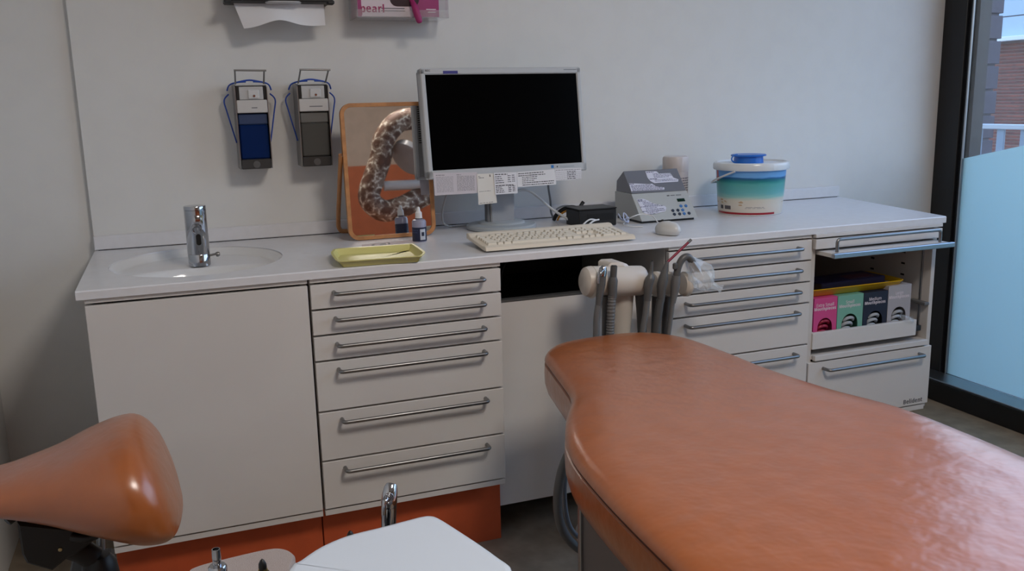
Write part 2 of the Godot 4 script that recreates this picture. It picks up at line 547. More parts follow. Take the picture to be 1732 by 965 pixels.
func build_outside() -> void:
	var tile := grainy(Color(0.27, 0.255, 0.305), 0.6, 0.06, 3.0, 0.03, 21)
	var rail := thing("balcony_railing", "grey metal balcony railing with flat balusters outside the window", "railing", Vector3(4.2, -0.12, -1.0))
	var gm := mat(Color(0.50, 0.58, 0.66), 0.5)
	part("top_rail", MB.new().box(Vector3(0, 1.155, 2.0), Vector3(0.05, 0.025, 7.0), 0.003), mat(Color(0.70, 0.74, 0.78), 0.4), rail)
	for k in 40:
		part("baluster", MB.new().box(Vector3(0, 0.572, -0.415 + k * 0.137), Vector3(0.012, 1.14, 0.045), 0.002), gm, rail)
	solo("balcony_slab", MB.new().box(Vector3(0, 0, 0), Vector3(1.15, 0.12, 6.5), 0.01), mat(Color(0.5, 0.5, 0.5), 0.8), "concrete balcony slab beneath the grey metal railing", "balcony", Vector3(3.80, -0.18, 1.3))
	# neighbouring wall end clad in dark tiles
	var w := thing("tiled_pier", "dark slate tiled pier beyond the balcony railing", "pier", Vector3(5.0, -0.5, -2.75))
	part("core", MB.new().box(Vector3(0.10, 2.5, 0.0), Vector3(0.19, 5.0, 1.04), 0.0), mat(Color(0.40, 0.40, 0.44), 0.8), w)
	for k in 26:
		part("tile", MB.new().box(Vector3(0.09, 0.09 + k * 0.155, 0.01), Vector3(0.23, 0.140, 1.07), 0.003), tile, w)
	# opposite block: brick lower storey, pale panels above
	var bl := thing("brick_building", "red brick apartment block with pale upper panels across the street", "building", Vector3(16.0, -4.0, -6.0))
	part("core", MB.new().box(Vector3(2.0, 3.75, 0.0), Vector3(3.9, 7.5, 18.0), 0.0), mat(Color(0.55, 0.48, 0.46), 0.9), bl)
	var bricks := [grainy(Color(0.42, 0.22, 0.18), 0.8, 0.14, 0.7, 0.03, 31), grainy(Color(0.46, 0.25, 0.20), 0.8, 0.14, 0.7, 0.03, 32), grainy(Color(0.39, 0.20, 0.17), 0.8, 0.14, 0.7, 0.03, 33)]
	var course := MB.new().box(Vector3.ZERO, Vector3(0.03, 0.048, 18.0), 0.004).mesh()
	for k in 92:
		var o := part("brick_course", course, bricks[k % 3], bl)
		o.position = Vector3(0.045, 0.03 + k * 0.0665, 0)
	var ph := mat(Color(0.66, 0.74, 0.80), 0.6)
	part("ledge", MB.new().box(Vector3(-0.06, 6.19, 0), Vector3(0.3, 0.09, 18.0), 0.01), mat(Color(0.85, 0.87, 0.88), 0.6), bl)
	for k in 12:
		part("facade_panel", MB.new().box(Vector3(0.02, 6.43, -5.48 + k * 1.2), Vector3(0.06, 0.37, 1.19), 0.005), ph, bl)
		part("facade_panel", MB.new().box(Vector3(0.02, 7.1, -5.48 + k * 1.2), Vector3(0.06, 0.93, 1.19), 0.005), ph, bl)
	var win := part("window", MB.new().box(Vector3(0.03, 6.7, -6.22), Vector3(0.05, 0.95, 0.27), 0.01), mat(Color(0.32, 0.34, 0.35), 0.5), bl)
	part("pane", MB.new().box(Vector3(0.0, 6.47, -6.22), Vector3(0.02, 0.40, 0.22), 0.004), mat(Color(0.48, 0.62, 0.62), 0.15), win)
	part("rod", MB.new().tube([Vector3(-0.1, 6.43, -6.4), Vector3(-0.1, 6.43, -5.75)], 0.016, 8), "alu", bl)
	solo("street", MB.new().box(Vector3.ZERO, Vector3(30, 0.2, 40), 0.0), mat(Color(0.35, 0.35, 0.36), 0.9), "grey street paving between the two buildings", "street", Vector3(18.4, -4.12, 0))

# ------------------------------------------------------------------ cabinets
func handle_mesh(len_: float) -> MB:
	var pts := [Vector3(-len_ / 2, 0, 0), Vector3(-len_ / 2, 0, 0.020)]
	for i in 5:
		var a := PI / 2 * (i + 1) / 5.0
		pts.push_back(Vector3(-len_ / 2 + 0.010 * (1 - cos(a)), 0, 0.020 + 0.010 * sin(a)))
	for i in 5:
		var a := PI / 2 * (1 - i / 5.0)
		pts.push_back(Vector3(len_ / 2 - 0.010 * (1 - cos(a)), 0, 0.020 + 0.010 * sin(a)))
	pts.push_back(Vector3(len_ / 2, 0, 0.020)); pts.push_back(Vector3(len_ / 2, 0, 0))
	return MB.new().tube(pts, 0.0052, 12)

func carcass(root: Node3D, back_open := false) -> void:
	# local: x 0..0.5, z front at 0 (fronts 18 mm thick), y from the rail bottom
	part("body", panels(), "carcass", root)
	part("top_rail", MB.new().box(Vector3(0.25, (YT + 0.0025 + H - 0.021) / 2, -0.011), Vector3(0.494, H - 0.0235 - YT, 0.018), 0.001), "cabinet", root)
	part("bottom_rail", MB.new().box(Vector3(0.25, 0.1945, -0.018), Vector3(0.494, 0.015, 0.026), 0.001), "cabinet", root)
	part("plinth", MB.new().box(Vector3(0.25, 0.0925, -0.065), Vector3(0.497, 0.185, 0.02), 0.001), "orange_board", root, "orange plinth board")

func panels() -> MB:   # two sides, floor, back and a recessed inner front
	var y0 := 0.192; var y1 := H - 0.0215
	var b := MB.new()
	for x in [0.0105, 0.4895]: b.box(Vector3(x, (y0 + y1) / 2, -0.325), Vector3(0.015, y1 - y0, 0.60), 0.001)
	b.box(Vector3(0.25, y0 + 0.008, -0.33), Vector3(0.464, 0.016, 0.58), 0.001)
	b.box(Vector3(0.25, (y0 + y1) / 2, -0.612), Vector3(0.464, y1 - y0, 0.012), 0.001)
	b.box(Vector3(0.25, (y0 + 0.64) / 2, -0.06), Vector3(0.464, 0.64 - y0, 0.008), 0.001)
	return b

func drawer(root: Node3D, y1: float, y0: float, hm: Mesh) -> MeshInstance3D:
	var d := part("drawer", MB.new().box(Vector3(0.25, (y0 + y1) / 2, -0.009), Vector3(0.4935, y1 - y0 - 0.005, 0.018), 0.0012), "cabinet", root)
	var h := part("handle", hm, "steel", d)
	h.position = Vector3(0.252, y1 - 0.024, 0)
	return d

func build_cabinets() -> void:
	var sink := thing("sink_cabinet", "white single-door cabinet below the washbasin", "cabinet", Vector3(0, 0, 0))
	carcass(sink)
	part("door", MB.new().box(Vector3(0.25, (YT - 0.0025 + YT - 9 * U + 0.002) / 2, -0.009), Vector3(0.4935, 9 * U - 0.005, 0.018), 0.0012), "cabinet", sink)
	var hm := handle_mesh(0.385).mesh()
	var steps := [0, 1, 2, 3, 5, 7, 9]
	for i in 2:
		var c := thing("drawer_cabinet", ["white six-drawer cabinet next to the washbasin cabinet", "white six-drawer cabinet beside the open compartment cabinet"][i], "cabinet", Vector3(0.5 + i, 0, 0))
		carcass(c)
		for k in 6:
			drawer(c, YT - steps[k] * U, YT - steps[k + 1] * U, hm)
	# knee space between the two drawer cabinets
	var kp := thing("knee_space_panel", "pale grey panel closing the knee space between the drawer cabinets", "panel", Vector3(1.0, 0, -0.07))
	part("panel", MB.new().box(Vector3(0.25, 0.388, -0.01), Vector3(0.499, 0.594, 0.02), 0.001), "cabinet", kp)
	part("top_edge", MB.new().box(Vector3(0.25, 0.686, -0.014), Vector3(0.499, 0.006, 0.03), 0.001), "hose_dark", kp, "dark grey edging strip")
	part("recess_shade_back", MB.new().box(Vector3(0.25, 0.72, -0.5), Vector3(0.496, 0.17, 0.01), 0.001), "black", kp)  # black sheet, the deep shade of the recess put into its colour
	part("recess_shade_floor", MB.new().box(Vector3(0.25, 0.66, -0.25), Vector3(0.496, 0.012, 0.42), 0.001), "black", kp)  # black as well, painting the recess floor as dark depth
	var cb := MB.new()
	cb.tube(smooth_path([Vector3(0.16, 0.80, -0.3), Vector3(0.15, 0.76, -0.28), Vector3(0.125, 0.72, -0.27), Vector3(0.11, 0.67, -0.26)]), 0.006, 8)
	solo("black_cable", cb, "black", "black cable hanging in the dark knee space recess", "cable", Vector3(1.0, 0, -0.07))

func build_open_cabinet() -> void:
	var c := thing("open_cabinet", "white cabinet with open compartment, pull-out board and deep bottom drawer", "cabinet", Vector3(2.0, 0, 0))
	var t := 0.016
	var y0 := 0.192; var y1 := H - 0.021
	var b := MB.new()
	b.box(Vector3(0.003 + t / 2, (y0 + y1) / 2, -0.315), Vector3(t, y1 - y0, 0.61), 0.001)
	b.box(Vector3(0.497 - t / 2, (y0 + y1) / 2, -0.315), Vector3(t, y1 - y0, 0.61), 0.001)
	b.box(Vector3(0.25, (y0 + y1) / 2, -0.612), Vector3(0.462, y1 - y0, 0.012), 0.001)
	b.box(Vector3(0.25, y1 - 0.006, -0.31), Vector3(0.462, 0.012, 0.58), 0.001)
	b.box(Vector3(0.25, 0.418, -0.305), Vector3(0.462, 0.014, 0.585), 0.001)
	b.box(Vector3(0.25, 0.2, -0.31), Vector3(0.462, 0.016, 0.58), 0.001)
	part("body", b, "carcass", c)
	part("top_rail", MB.new().box(Vector3(0.25, (YT + 0.0025 + y1) / 2, 0.001), Vector3(0.494, y1 - YT - 0.0025, 0.018), 0.001), "cabinet", c)
	part("fascia", MB.new().box(Vector3(0.25, YT - 0.0175, 0.001), Vector3(0.4935, 0.030, 0.018), 0.001), "cabinet", c)
	part("bottom_rail", MB.new().box(Vector3(0.245, 0.1935, -0.018), Vector3(0.484, 0.017, 0.026), 0.001), "cabinet", c)
	part("plinth", MB.new().box(Vector3(0.25, 0.0925, -0.065), Vector3(0.45, 0.185, 0.02), 0.001), "orange_board", c, "orange plinth board")
	# row of shelf-pin slots and runner rail on the right side wall
	for k in 4:
		for j in 2:
			part("slot", MB.new().box(Vector3(0.4815, 0.735 - k * 0.038 - j * 0.004, -0.13 - j * 0.14), Vector3(0.002, 0.006, 0.016), 0.0), "gap", c)
	part("runner_rail", MB.new().box(Vector3(0.479, 0.60, -0.045), Vector3(0.006, 0.30, 0.006), 0.001), "alu", c)
	part("bracket", MB.new().box(Vector3(0.470, 0.545, -0.04), Vector3(0.02, 0.010, 0.07), 0.002), "hose", c, "grey plastic runner clip")
	# pull-out board with D-handle
	var p := part("pull_out_board", MB.new().box(Vector3(0.25, 0.750, -0.20), Vector3(0.452, 0.013, 0.52), 0.001), "cabinet", c, "pull-out board")
	part("front_edge", MB.new().box(Vector3(0.253, 0.750, 0.066), Vector3(0.468, 0.015, 0.014), 0.002), "alu", p)
	var hp := [Vector3(0.052, 0.755, 0.045), Vector3(0.052, 0.785, 0.045)]
	for i in 4:
		var a := PI / 2 * (i + 1) / 4.0
		hp.push_back(Vector3(0.052 + 0.010 * (1 - cos(a)), 0.785 + 0.010 * sin(a), 0.045))
	for i in 4:
		var a := PI / 2 * (1 - i / 4.0)
		hp.push_back(Vector3(0.452 - 0.010 * (1 - cos(a)), 0.785 + 0.010 * sin(a), 0.045))
	hp.push_back(Vector3(0.452, 0.785, 0.045)); hp.push_back(Vector3(0.452, 0.755, 0.045))
	part("handle", MB.new().tube(hp, 0.0052, 12), "steel", p)
	# inner tray drawer
	var d := MB.new()
	d.box(Vector3(0.225, 0.471, -0.012), Vector3(0.412, 0.052, 0.014), 0.001)
	d.box(Vector3(0.026, 0.471, -0.22), Vector3(0.012, 0.052, 0.40), 0.001)
	d.box(Vector3(0.425, 0.471, -0.22), Vector3(0.012, 0.052, 0.40), 0.001)
	d.box(Vector3(0.225, 0.449, -0.22), Vector3(0.39, 0.008, 0.40), 0.001)
	part("inner_drawer", d, "cabinet", c)
	part("runner", MB.new().box(Vector3(0.452, 0.462, -0.20), Vector3(0.03, 0.018, 0.36), 0.001), "dark", c)
	part("shelf_edge", MB.new().box(Vector3(0.25, 0.418, -0.003), Vector3(0.452, 0.017, 0.014), 0.001), "cabinet", c)
	var bd := drawer(c, 0.4063, YT - 9 * U, handle_mesh(0.385).mesh())
	lettering("lettering", "Belident", 0.020, "ink_grey", bd, Transform3D(Basis.IDENTITY, Vector3(0.432, 0.222, 0.0002)), true, true)

func build_worktop() -> void:
	# worktop with an oval cut-out
	var cx := 0.257; var cz := -0.30; var ra := 0.217; var rb := 0.235
	var root := thing("worktop", "long white worktop with a low backsplash and oval basin cut-out", "worktop", Vector3(0, 0, 0))
	var n := 64
	var m := MB.new()
	var th := 0.0205
	var x0 := -0.012; var x1 := 2.513; var z0 := WZ + 0.0005; var z1 := 0.006; var e := 0.003
	# ring between the ellipse and the rectangle x0..0.52
	var xs := 0.52
	m.begin()
	var border := func(a: float) -> Vector2:
		var d := Vector2(cos(a) * ra, sin(a) * rb)
		var k := 1e9
		if d.x > 1e-6: k = minf(k, (xs - cx) / d.x)
		if d.x < -1e-6: k = minf(k, (x0 - cx) / d.x)
		if d.y > 1e-6: k = minf(k, (z1 - e - cz) / d.y)
		if d.y < -1e-6: k = minf(k, (z0 - cz) / d.y)
		return Vector2(cx, cz) + d * k
	var angs := []
	for i in n: angs.push_back(TAU * i / n)
	for cpt in [Vector2(xs, z1 - e), Vector2(x0, z1 - e), Vector2(x0, z0), Vector2(xs, z0)]:
		angs.push_back(fposmod(atan2((cpt.y - cz) / rb, (cpt.x - cx) / ra), TAU))
	angs.sort()
	for i in angs.size():
		var a: float = angs[i]; var b: float = angs[(i + 1) % angs.size()]
		var pa := Vector2(cx + cos(a) * ra, cz + sin(a) * rb); var pb := Vector2(cx + cos(b) * ra, cz + sin(b) * rb)
		var qa: Vector2 = border.call(a); var qb: Vector2 = border.call(b)
		m.quad(Vector3(pa.x, H, pa.y), Vector3(qa.x, H, qa.y), Vector3(qb.x, H, qb.y), Vector3(pb.x, H, pb.y), -1)
		m.quad(Vector3(pa.x, H, pa.y), Vector3(pb.x, H, pb.y), Vector3(pb.x, H - th, pb.y), Vector3(pa.x, H - th, pa.y), 3)
		m.quad(Vector3(pa.x, H - th, pa.y), Vector3(pb.x, H - th, pb.y), Vector3(qb.x, H - th, qb.y), Vector3(qa.x, H - th, qa.y), -1)
	var x2 := 2.622   # the right end runs out slightly towards the wall
	m.quad(Vector3(xs, H, z0), Vector3(x2, H, z0), Vector3(x1, H, z1 - e), Vector3(xs, H, z1 - e), -1)
	m.quad(Vector3(xs, H - th, z0), Vector3(xs, H - th, z1 - e), Vector3(x1, H - th, z1 - e), Vector3(x2, H - th, z0), -1)
	m.quad(Vector3(x0, H, z1 - e), Vector3(x1, H, z1 - e), Vector3(x1, H - e, z1), Vector3(x0, H - e, z1), -1)
	m.quad(Vector3(x0, H - e, z1), Vector3(x1, H - e, z1), Vector3(x1, H - th, z1), Vector3(x0, H - th, z1), -1)
	m.quad(Vector3(x0, H - th, z1), Vector3(x1, H - th, z1), Vector3(x1, H - th, z1 - e), Vector3(x0, H - th, z1 - e), -1)
	for xx in [x0, x1]:
		var xk: float = x0 if xx == x0 else x2
		var s := [Vector3(xk, H, z0), Vector3(xx, H, z1 - e), Vector3(xx, H - e, z1), Vector3(xx, H - th, z1), Vector3(xk, H - th, z0)]
		for i in [1, 2, 3]:
			if xx == x0: m.tri(s[0], s[i], s[i + 1], -1)
			else: m.tri(s[0], s[i + 1], s[i], -1)
	m.quad(Vector3(x0, H, z0), Vector3(x0, H - th, z0), Vector3(x2, H - th, z0), Vector3(x2, H, z0), -1)
	part("slab", m, "top", root)
	struct("trim_2", MB.new().box(Vector3((x0 + 2.62) / 2, H + 0.0215, WZ + 0.008), Vector3(2.62 - x0, 0.040, 0.015), 0.002), "top", "low white backsplash strip along the worktop")
	part("joint", MB.new().box(Vector3((x0 + 2.62) / 2, H + 0.0007, WZ + 0.0078), Vector3(2.60 - x0, 0.0016, 0.014), 0.0), "gap", root)
	# washbasin
	var basin := thing("washbasin", "white oval ceramic washbasin set into the worktop", "washbasin", Vector3(cx, H, cz))
	var q := MB.new()
	var rings := []
	var nr := 26
	for i in nr + 1:
		var f := 1.0 - float(i) / nr
		var ring := PackedVector3Array()
		for j in n:
			var a := TAU * j / n
			var x := cos(a) * ra * f * 0.998; var z := sin(a) * rb * f * 0.998
			# shallow outer dish with a deep bowl towards the front
			var rim := smoothstep(1.0, 0.90, f)
			var bw := Vector2((x) / 0.186, (z - 0.105) / 0.122).length()
			var deep := smoothstep(1.02, 0.62, bw)
			ring.push_back(Vector3(x, -0.003 - 0.017 * rim - 0.004 * rim * (1 - f) - 0.105 * deep * rim, z))
		rings.push_back(ring)
	q.loft(rings, true, false, 0)
	part("bowl", q, "basin", basin)
	part("drain", MB.new().lathe([Vector2(0.0, 0.003), Vector2(0.017, 0.003), Vector2(0.021, 0.0), Vector2(0.021, -0.004), Vector2(0, -0.004)], 20, Transform3D(Basis.IDENTITY, Vector3(0.0, -0.126, 0.105))), "chrome", basin)
	# electronic tap, a chrome cylinder with a small spout and a sensor eye
	var tap := thing("tap", "chrome cylinder sensor tap on the washbasin ledge", "tap", Vector3(0.2625, 0.810, -0.345))
	var tilt := Transform3D(Basis.IDENTITY, Vector3.ZERO)
	part("body", MB.new().lathe([Vector2(0, 0), Vector2(0.0285, 0), Vector2(0.0285, 0.030), Vector2(0.0278, 0.031), Vector2(0.0285, 0.032), Vector2(0.0285, 0.148), Vector2(0.0278, 0.1488), Vector2(0.0285, 0.1496), Vector2(0.0285, 0.158), Vector2(0.0275, 0.1595), Vector2(0, 0.1595)], 40, tilt), "chrome", tap)
	var dir := Vector3(0, -0.55, 1).normalized()
	part("spout", MB.new().lathe([Vector2(0.0135, -0.012), Vector2(0.0135, 0.010), Vector2(0.0125, 0.0125), Vector2(0.010, 0.0125), Vector2(0.009, 0.006), Vector2(0, 0.006)], 24, along(Vector3(0.0, 0.104, 0.022), dir), false), "chrome", tap)
	part("badge", MB.new().lathe([Vector2(0, 0.0), Vector2(0.012, 0.0), Vector2(0.012, 0.003), Vector2(0.009, 0.0045), Vector2(0, 0.0045)], 24, along(Vector3(0.001, 0.126, 0.0260), Vector3(0, 0.15, 1))), "chrome", tap)
	part("sensor_eye", MB.new().pad(rrect(0.0125, 0.030, 0.006), [Vector2(0, 0), Vector2(0, 0.0015), Vector2(0.001, 0.0022)], Transform3D(Basis.IDENTITY, Vector3(0.002, 0.072, 0.0272))), "black", tap)
	part("temperature_lever", MB.new().tube([Vector3(0.026, 0.024, 0.0), Vector3(0.050, 0.027, 0.0)], 0.003, 8).lathe([Vector2(0, 0), Vector2(0.006, 0.001), Vector2(0.007, 0.006), Vector2(0.005, 0.011), Vector2(0, 0.012)], 12, along(Vector3(0.042, 0.025, 0.002), Vector3(1, 0.1, 0))), "steel", tap)

# ------------------------------------------------------------------ treatment chair
func build_chair() -> void:
	var root := thing("treatment_chair", "orange vinyl treatment chair laid flat in front of the cabinets", "dental chair", Vector3(1.15, 0, 1.0))
	var o := Vector2(1.15, 1.0)
	var pts := []
	for p in [[1.20, 0.212], [1.30, 0.235], [1.365, 0.32], [1.385, 0.46], [1.392, 0.62], [1.42, 0.79], [1.462, 0.93], [1.468, 1.10], [1.455, 1.35], [1.42, 1.75], [1.30, 1.93], [1.10, 1.97], [0.90, 1.92], [0.79, 1.75], [0.768, 1.45], [0.772, 1.18], [0.787, 0.97], [0.812, 0.83], [0.866, 0.705], [0.925, 0.60], [0.950, 0.50], [0.972, 0.39], [0.998, 0.29], [1.065, 0.228]]:
		pts.push_back(Vector2(p[0], p[1]) - o)
	var poly := smooth_loop2(pts, 5)
	part("cushion_side", MB.new().pad(poly, [Vector2(0.05, 0.525), Vector2(0.02, 0.533), Vector2(0.006, 0.548), Vector2(0.0, 0.570), Vector2(-0.001, 0.595), Vector2(0.0, 0.6155), Vector2(0.005, 0.6180)], lay(Vector3.ZERO)), "vinyl", root)
	part("seam", MB.new().pad(poly, [Vector2(0.006, 0.6160), Vector2(0.0032, 0.6172), Vector2(0.0032, 0.6230), Vector2(0.006, 0.6242)], lay(Vector3.ZERO)), "seam", root, "stitched seam")
	part("cushion_top", MB.new().pad(poly, [Vector2(0.005, 0.6218), Vector2(0.0, 0.6245), Vector2(0.0015, 0.6300), Vector2(0.006, 0.6365), Vector2(0.013, 0.6420), Vector2(0.024, 0.6465), Vector2(0.045, 0.6505), Vector2(0.075, 0.653), Vector2(0.11, 0.654)], lay(Vector3.ZERO)), "vinyl", root)
	part("frame", MB.new().box(Vector3(0.02, 0.515, 0.0), Vector3(0.32, 0.03, 1.2), 0.005), "dark", root)
	part("pedestal", MB.new().box(Vector3(0.0, 0.27, 0.06), Vector3(0.50, 0.46, 0.72), 0.004), mat(Color(0.42, 0.40, 0.39), 0.5), root)
	part("corner_trim", MB.new().box(Vector3(-0.252, 0.27, -0.300), Vector3(0.010, 0.46, 0.012), 0.002), "alu", root)
	part("base_plate", MB.new().box(Vector3(0.0, 0.02, 0.1), Vector3(0.56, 0.04, 0.95), 0.008), "dark", root)

# ------------------------------------------------------------------ saddle stool
func build_stool() -> void:
	var z0 := 0.62
	var base := pz(158, 930, z0)
	var root := thing("saddle_stool", "orange vinyl saddle stool with black tilt mechanism", "stool", Vector3(base.x, 0, z0))
	var o := root.position
	# sections from the nose (left) to the broad rear: pixel x, top, bottom, half depth
	var sec := [[-150, 832, 842, 0.02], [-142, 818, 850, 0.045], [-120, 810, 856, 0.060], [-70, 803, 861, 0.070], [0, 790, 866, 0.080], [50, 774, 870, 0.095], [100, 755, 876, 0.118], [140, 735, 883, 0.140], [175, 720, 889, 0.155], [205, 710, 894, 0.165], [232, 707, 898, 0.168], [255, 717, 898, 0.165], [275, 740, 895, 0.155], [290, 772, 889, 0.135], [300, 800, 879, 0.108], [306, 824, 866, 0.075], [309, 838, 853, 0.035]]
	var rings := []
	for s in sec:
		var a := pz(s[0], s[1], z0); var b := pz(s[0], s[2], z0)
		var half: float = a.distance_to(b) * 0.5
		var hz: float = s[3]
		var k := minf(hz, half * 2.2)
		var hy := sqrt(maxf(half * half - pow(k * 0.34, 2), 1e-5)) / 0.94
		var c := (a + b) * 0.5 - o
		var ring := PackedVector3Array()
		for j in 40:
			var t := TAU * j / 40
			var cs := cos(t); var sn := sin(t)
			var ex := signf(cs) * pow(absf(cs), 0.80); var ey := signf(sn) * pow(absf(sn), 0.80)
			ring.push_back(c + Vector3(0, ey * hy, ex * k))
		rings.push_back(ring)
	var fine := []
	for i in rings.size() - 1:
		for f in [0.0, 0.34, 0.67]:
			var r := PackedVector3Array()
			for j in 40:
				var p: Vector3 = rings[maxi(i - 1, 0)][j]; var q: Vector3 = rings[i][j]; var s: Vector3 = rings[i + 1][j]; var u: Vector3 = rings[mini(i + 2, rings.size() - 1)][j]
				r.push_back(q.cubic_interpolate(s, p, u, f))
			fine.push_back(r)
	fine.push_back(rings[-1])
	part("seat", MB.new().loft(fine), "vinyl", root)
	var P := func(x: float, y: float, dz := 0.0) -> Vector3: return pz(x, y, z0 + dz) - o
	# tilt mechanism: a folded black housing under the seat
	var hp := PackedVector2Array()
	for c in [[36, 862], [168, 876], [166, 890], [136, 914], [118, 922], [94, 942], [52, 930], [44, 915]]:
		var w: Vector3 = P.call(c[0], c[1])
		hp.push_back(Vector2(w.x, w.y))
	part("tilt_mechanism", MB.new().pad(hp, [Vector2(0.004, -0.05), Vector2(0, -0.045), Vector2(0, 0.045), Vector2(0.004, 0.05)], Transform3D.IDENTITY, false), "black", root)
	part("lever", MB.new().tube(smooth_path([P.call(60, 866, 0.03), P.call(28, 870, 0.05), P.call(12, 882, 0.06)]), [0.004, 0.005, 0.006, 0.006, 0.007, 0.007, 0.008, 0.008, 0.0085, 0.0085, 0.008, 0.008, 0.007], 10), "black", root)
	part("lever", MB.new().tube(smooth_path([P.call(120, 908, 0.055), P.call(145, 911, 0.06), P.call(162, 905, 0.06), P.call(169, 898, 0.06)]), 0.0065, 10), "black", root)
	part("bolt", MB.new().lathe([Vector2(0, 0), Vector2(0.0035, 0), Vector2(0.003, 0.003), Vector2(0, 0.0035)], 12, along(P.call(102, 928, 0.049), Vector3(0, 0, 1))), mat(Color(0.7, 0.66, 0.5), 0.3, 1.0), root)
	part("link_arm", MB.new().tube([P.call(105, 915), P.call(140, 932), P.call(160, 944)], [0.024, 0.020, 0.020], 14), "black", root)
	var cx: Vector3 = P.call(168, 950)
	part("column_boot", MB.new().lathe([Vector2(0, 0), Vector2(0.030, 0.0), Vector2(0.030, 0.05), Vector2(0.027, 0.075), Vector2(0.018, 0.088), Vector2(0, 0.09)], 24, Transform3D(Basis.IDENTITY, Vector3(cx.x, cx.y - 0.075, 0))), "black", root)
	part("gas_column", MB.new().lathe([Vector2(0, 0.06), Vector2(0.024, 0.06), Vector2(0.024, 0.30), Vector2(0.016, 0.30), Vector2(0.016, cx.y - 0.07), Vector2(0, cx.y - 0.07)], 24, Transform3D(Basis.IDENTITY, Vector3(cx.x, 0, 0))), "chrome", root)
	for k in 5:
		var a := TAU * k / 5.0 + 0.5
		var d := Vector3(cos(a), 0, sin(a))
		var leg := part("foot", MB.new().tube([Vector3(cx.x, 0.085, 0) + d * 0.015, Vector3(cx.x, 0.075, 0) + d * 0.13, Vector3(cx.x, 0.062, 0) + d * 0.215], [0.018, 0.014, 0.011], 12), "chrome", root)
		part("castor", MB.new().lathe([Vector2(0, -0.012), Vector2(0.020, -0.012), Vector2(0.025, -0.008), Vector2(0.025, 0.008), Vector2(0.020, 0.012), Vector2(0, 0.012)], 18, along(Vector3(cx.x, 0.026, 0) + d * 0.213, Vector3(-d.z, 0, d.x))), "black", leg)
	# second upright of the stool, the chrome back rest bar standing behind the mechanism
	part("rear_bar", MB.new().tube([P.call(141, 893, -0.14), P.call(143, 965, -0.14)], 0.0085, 12), "alu", root)
	part("rear_bar", MB.new().tube([P.call(170, 893, -0.14), P.call(172, 965, -0.14)], 0.0075, 12), "alu", root)
	part("bar_clamp", MB.new().box((P.call(156, 966, -0.10) as Vector3), Vector3(0.07, 0.03, 0.11), 0.004), "black", root)

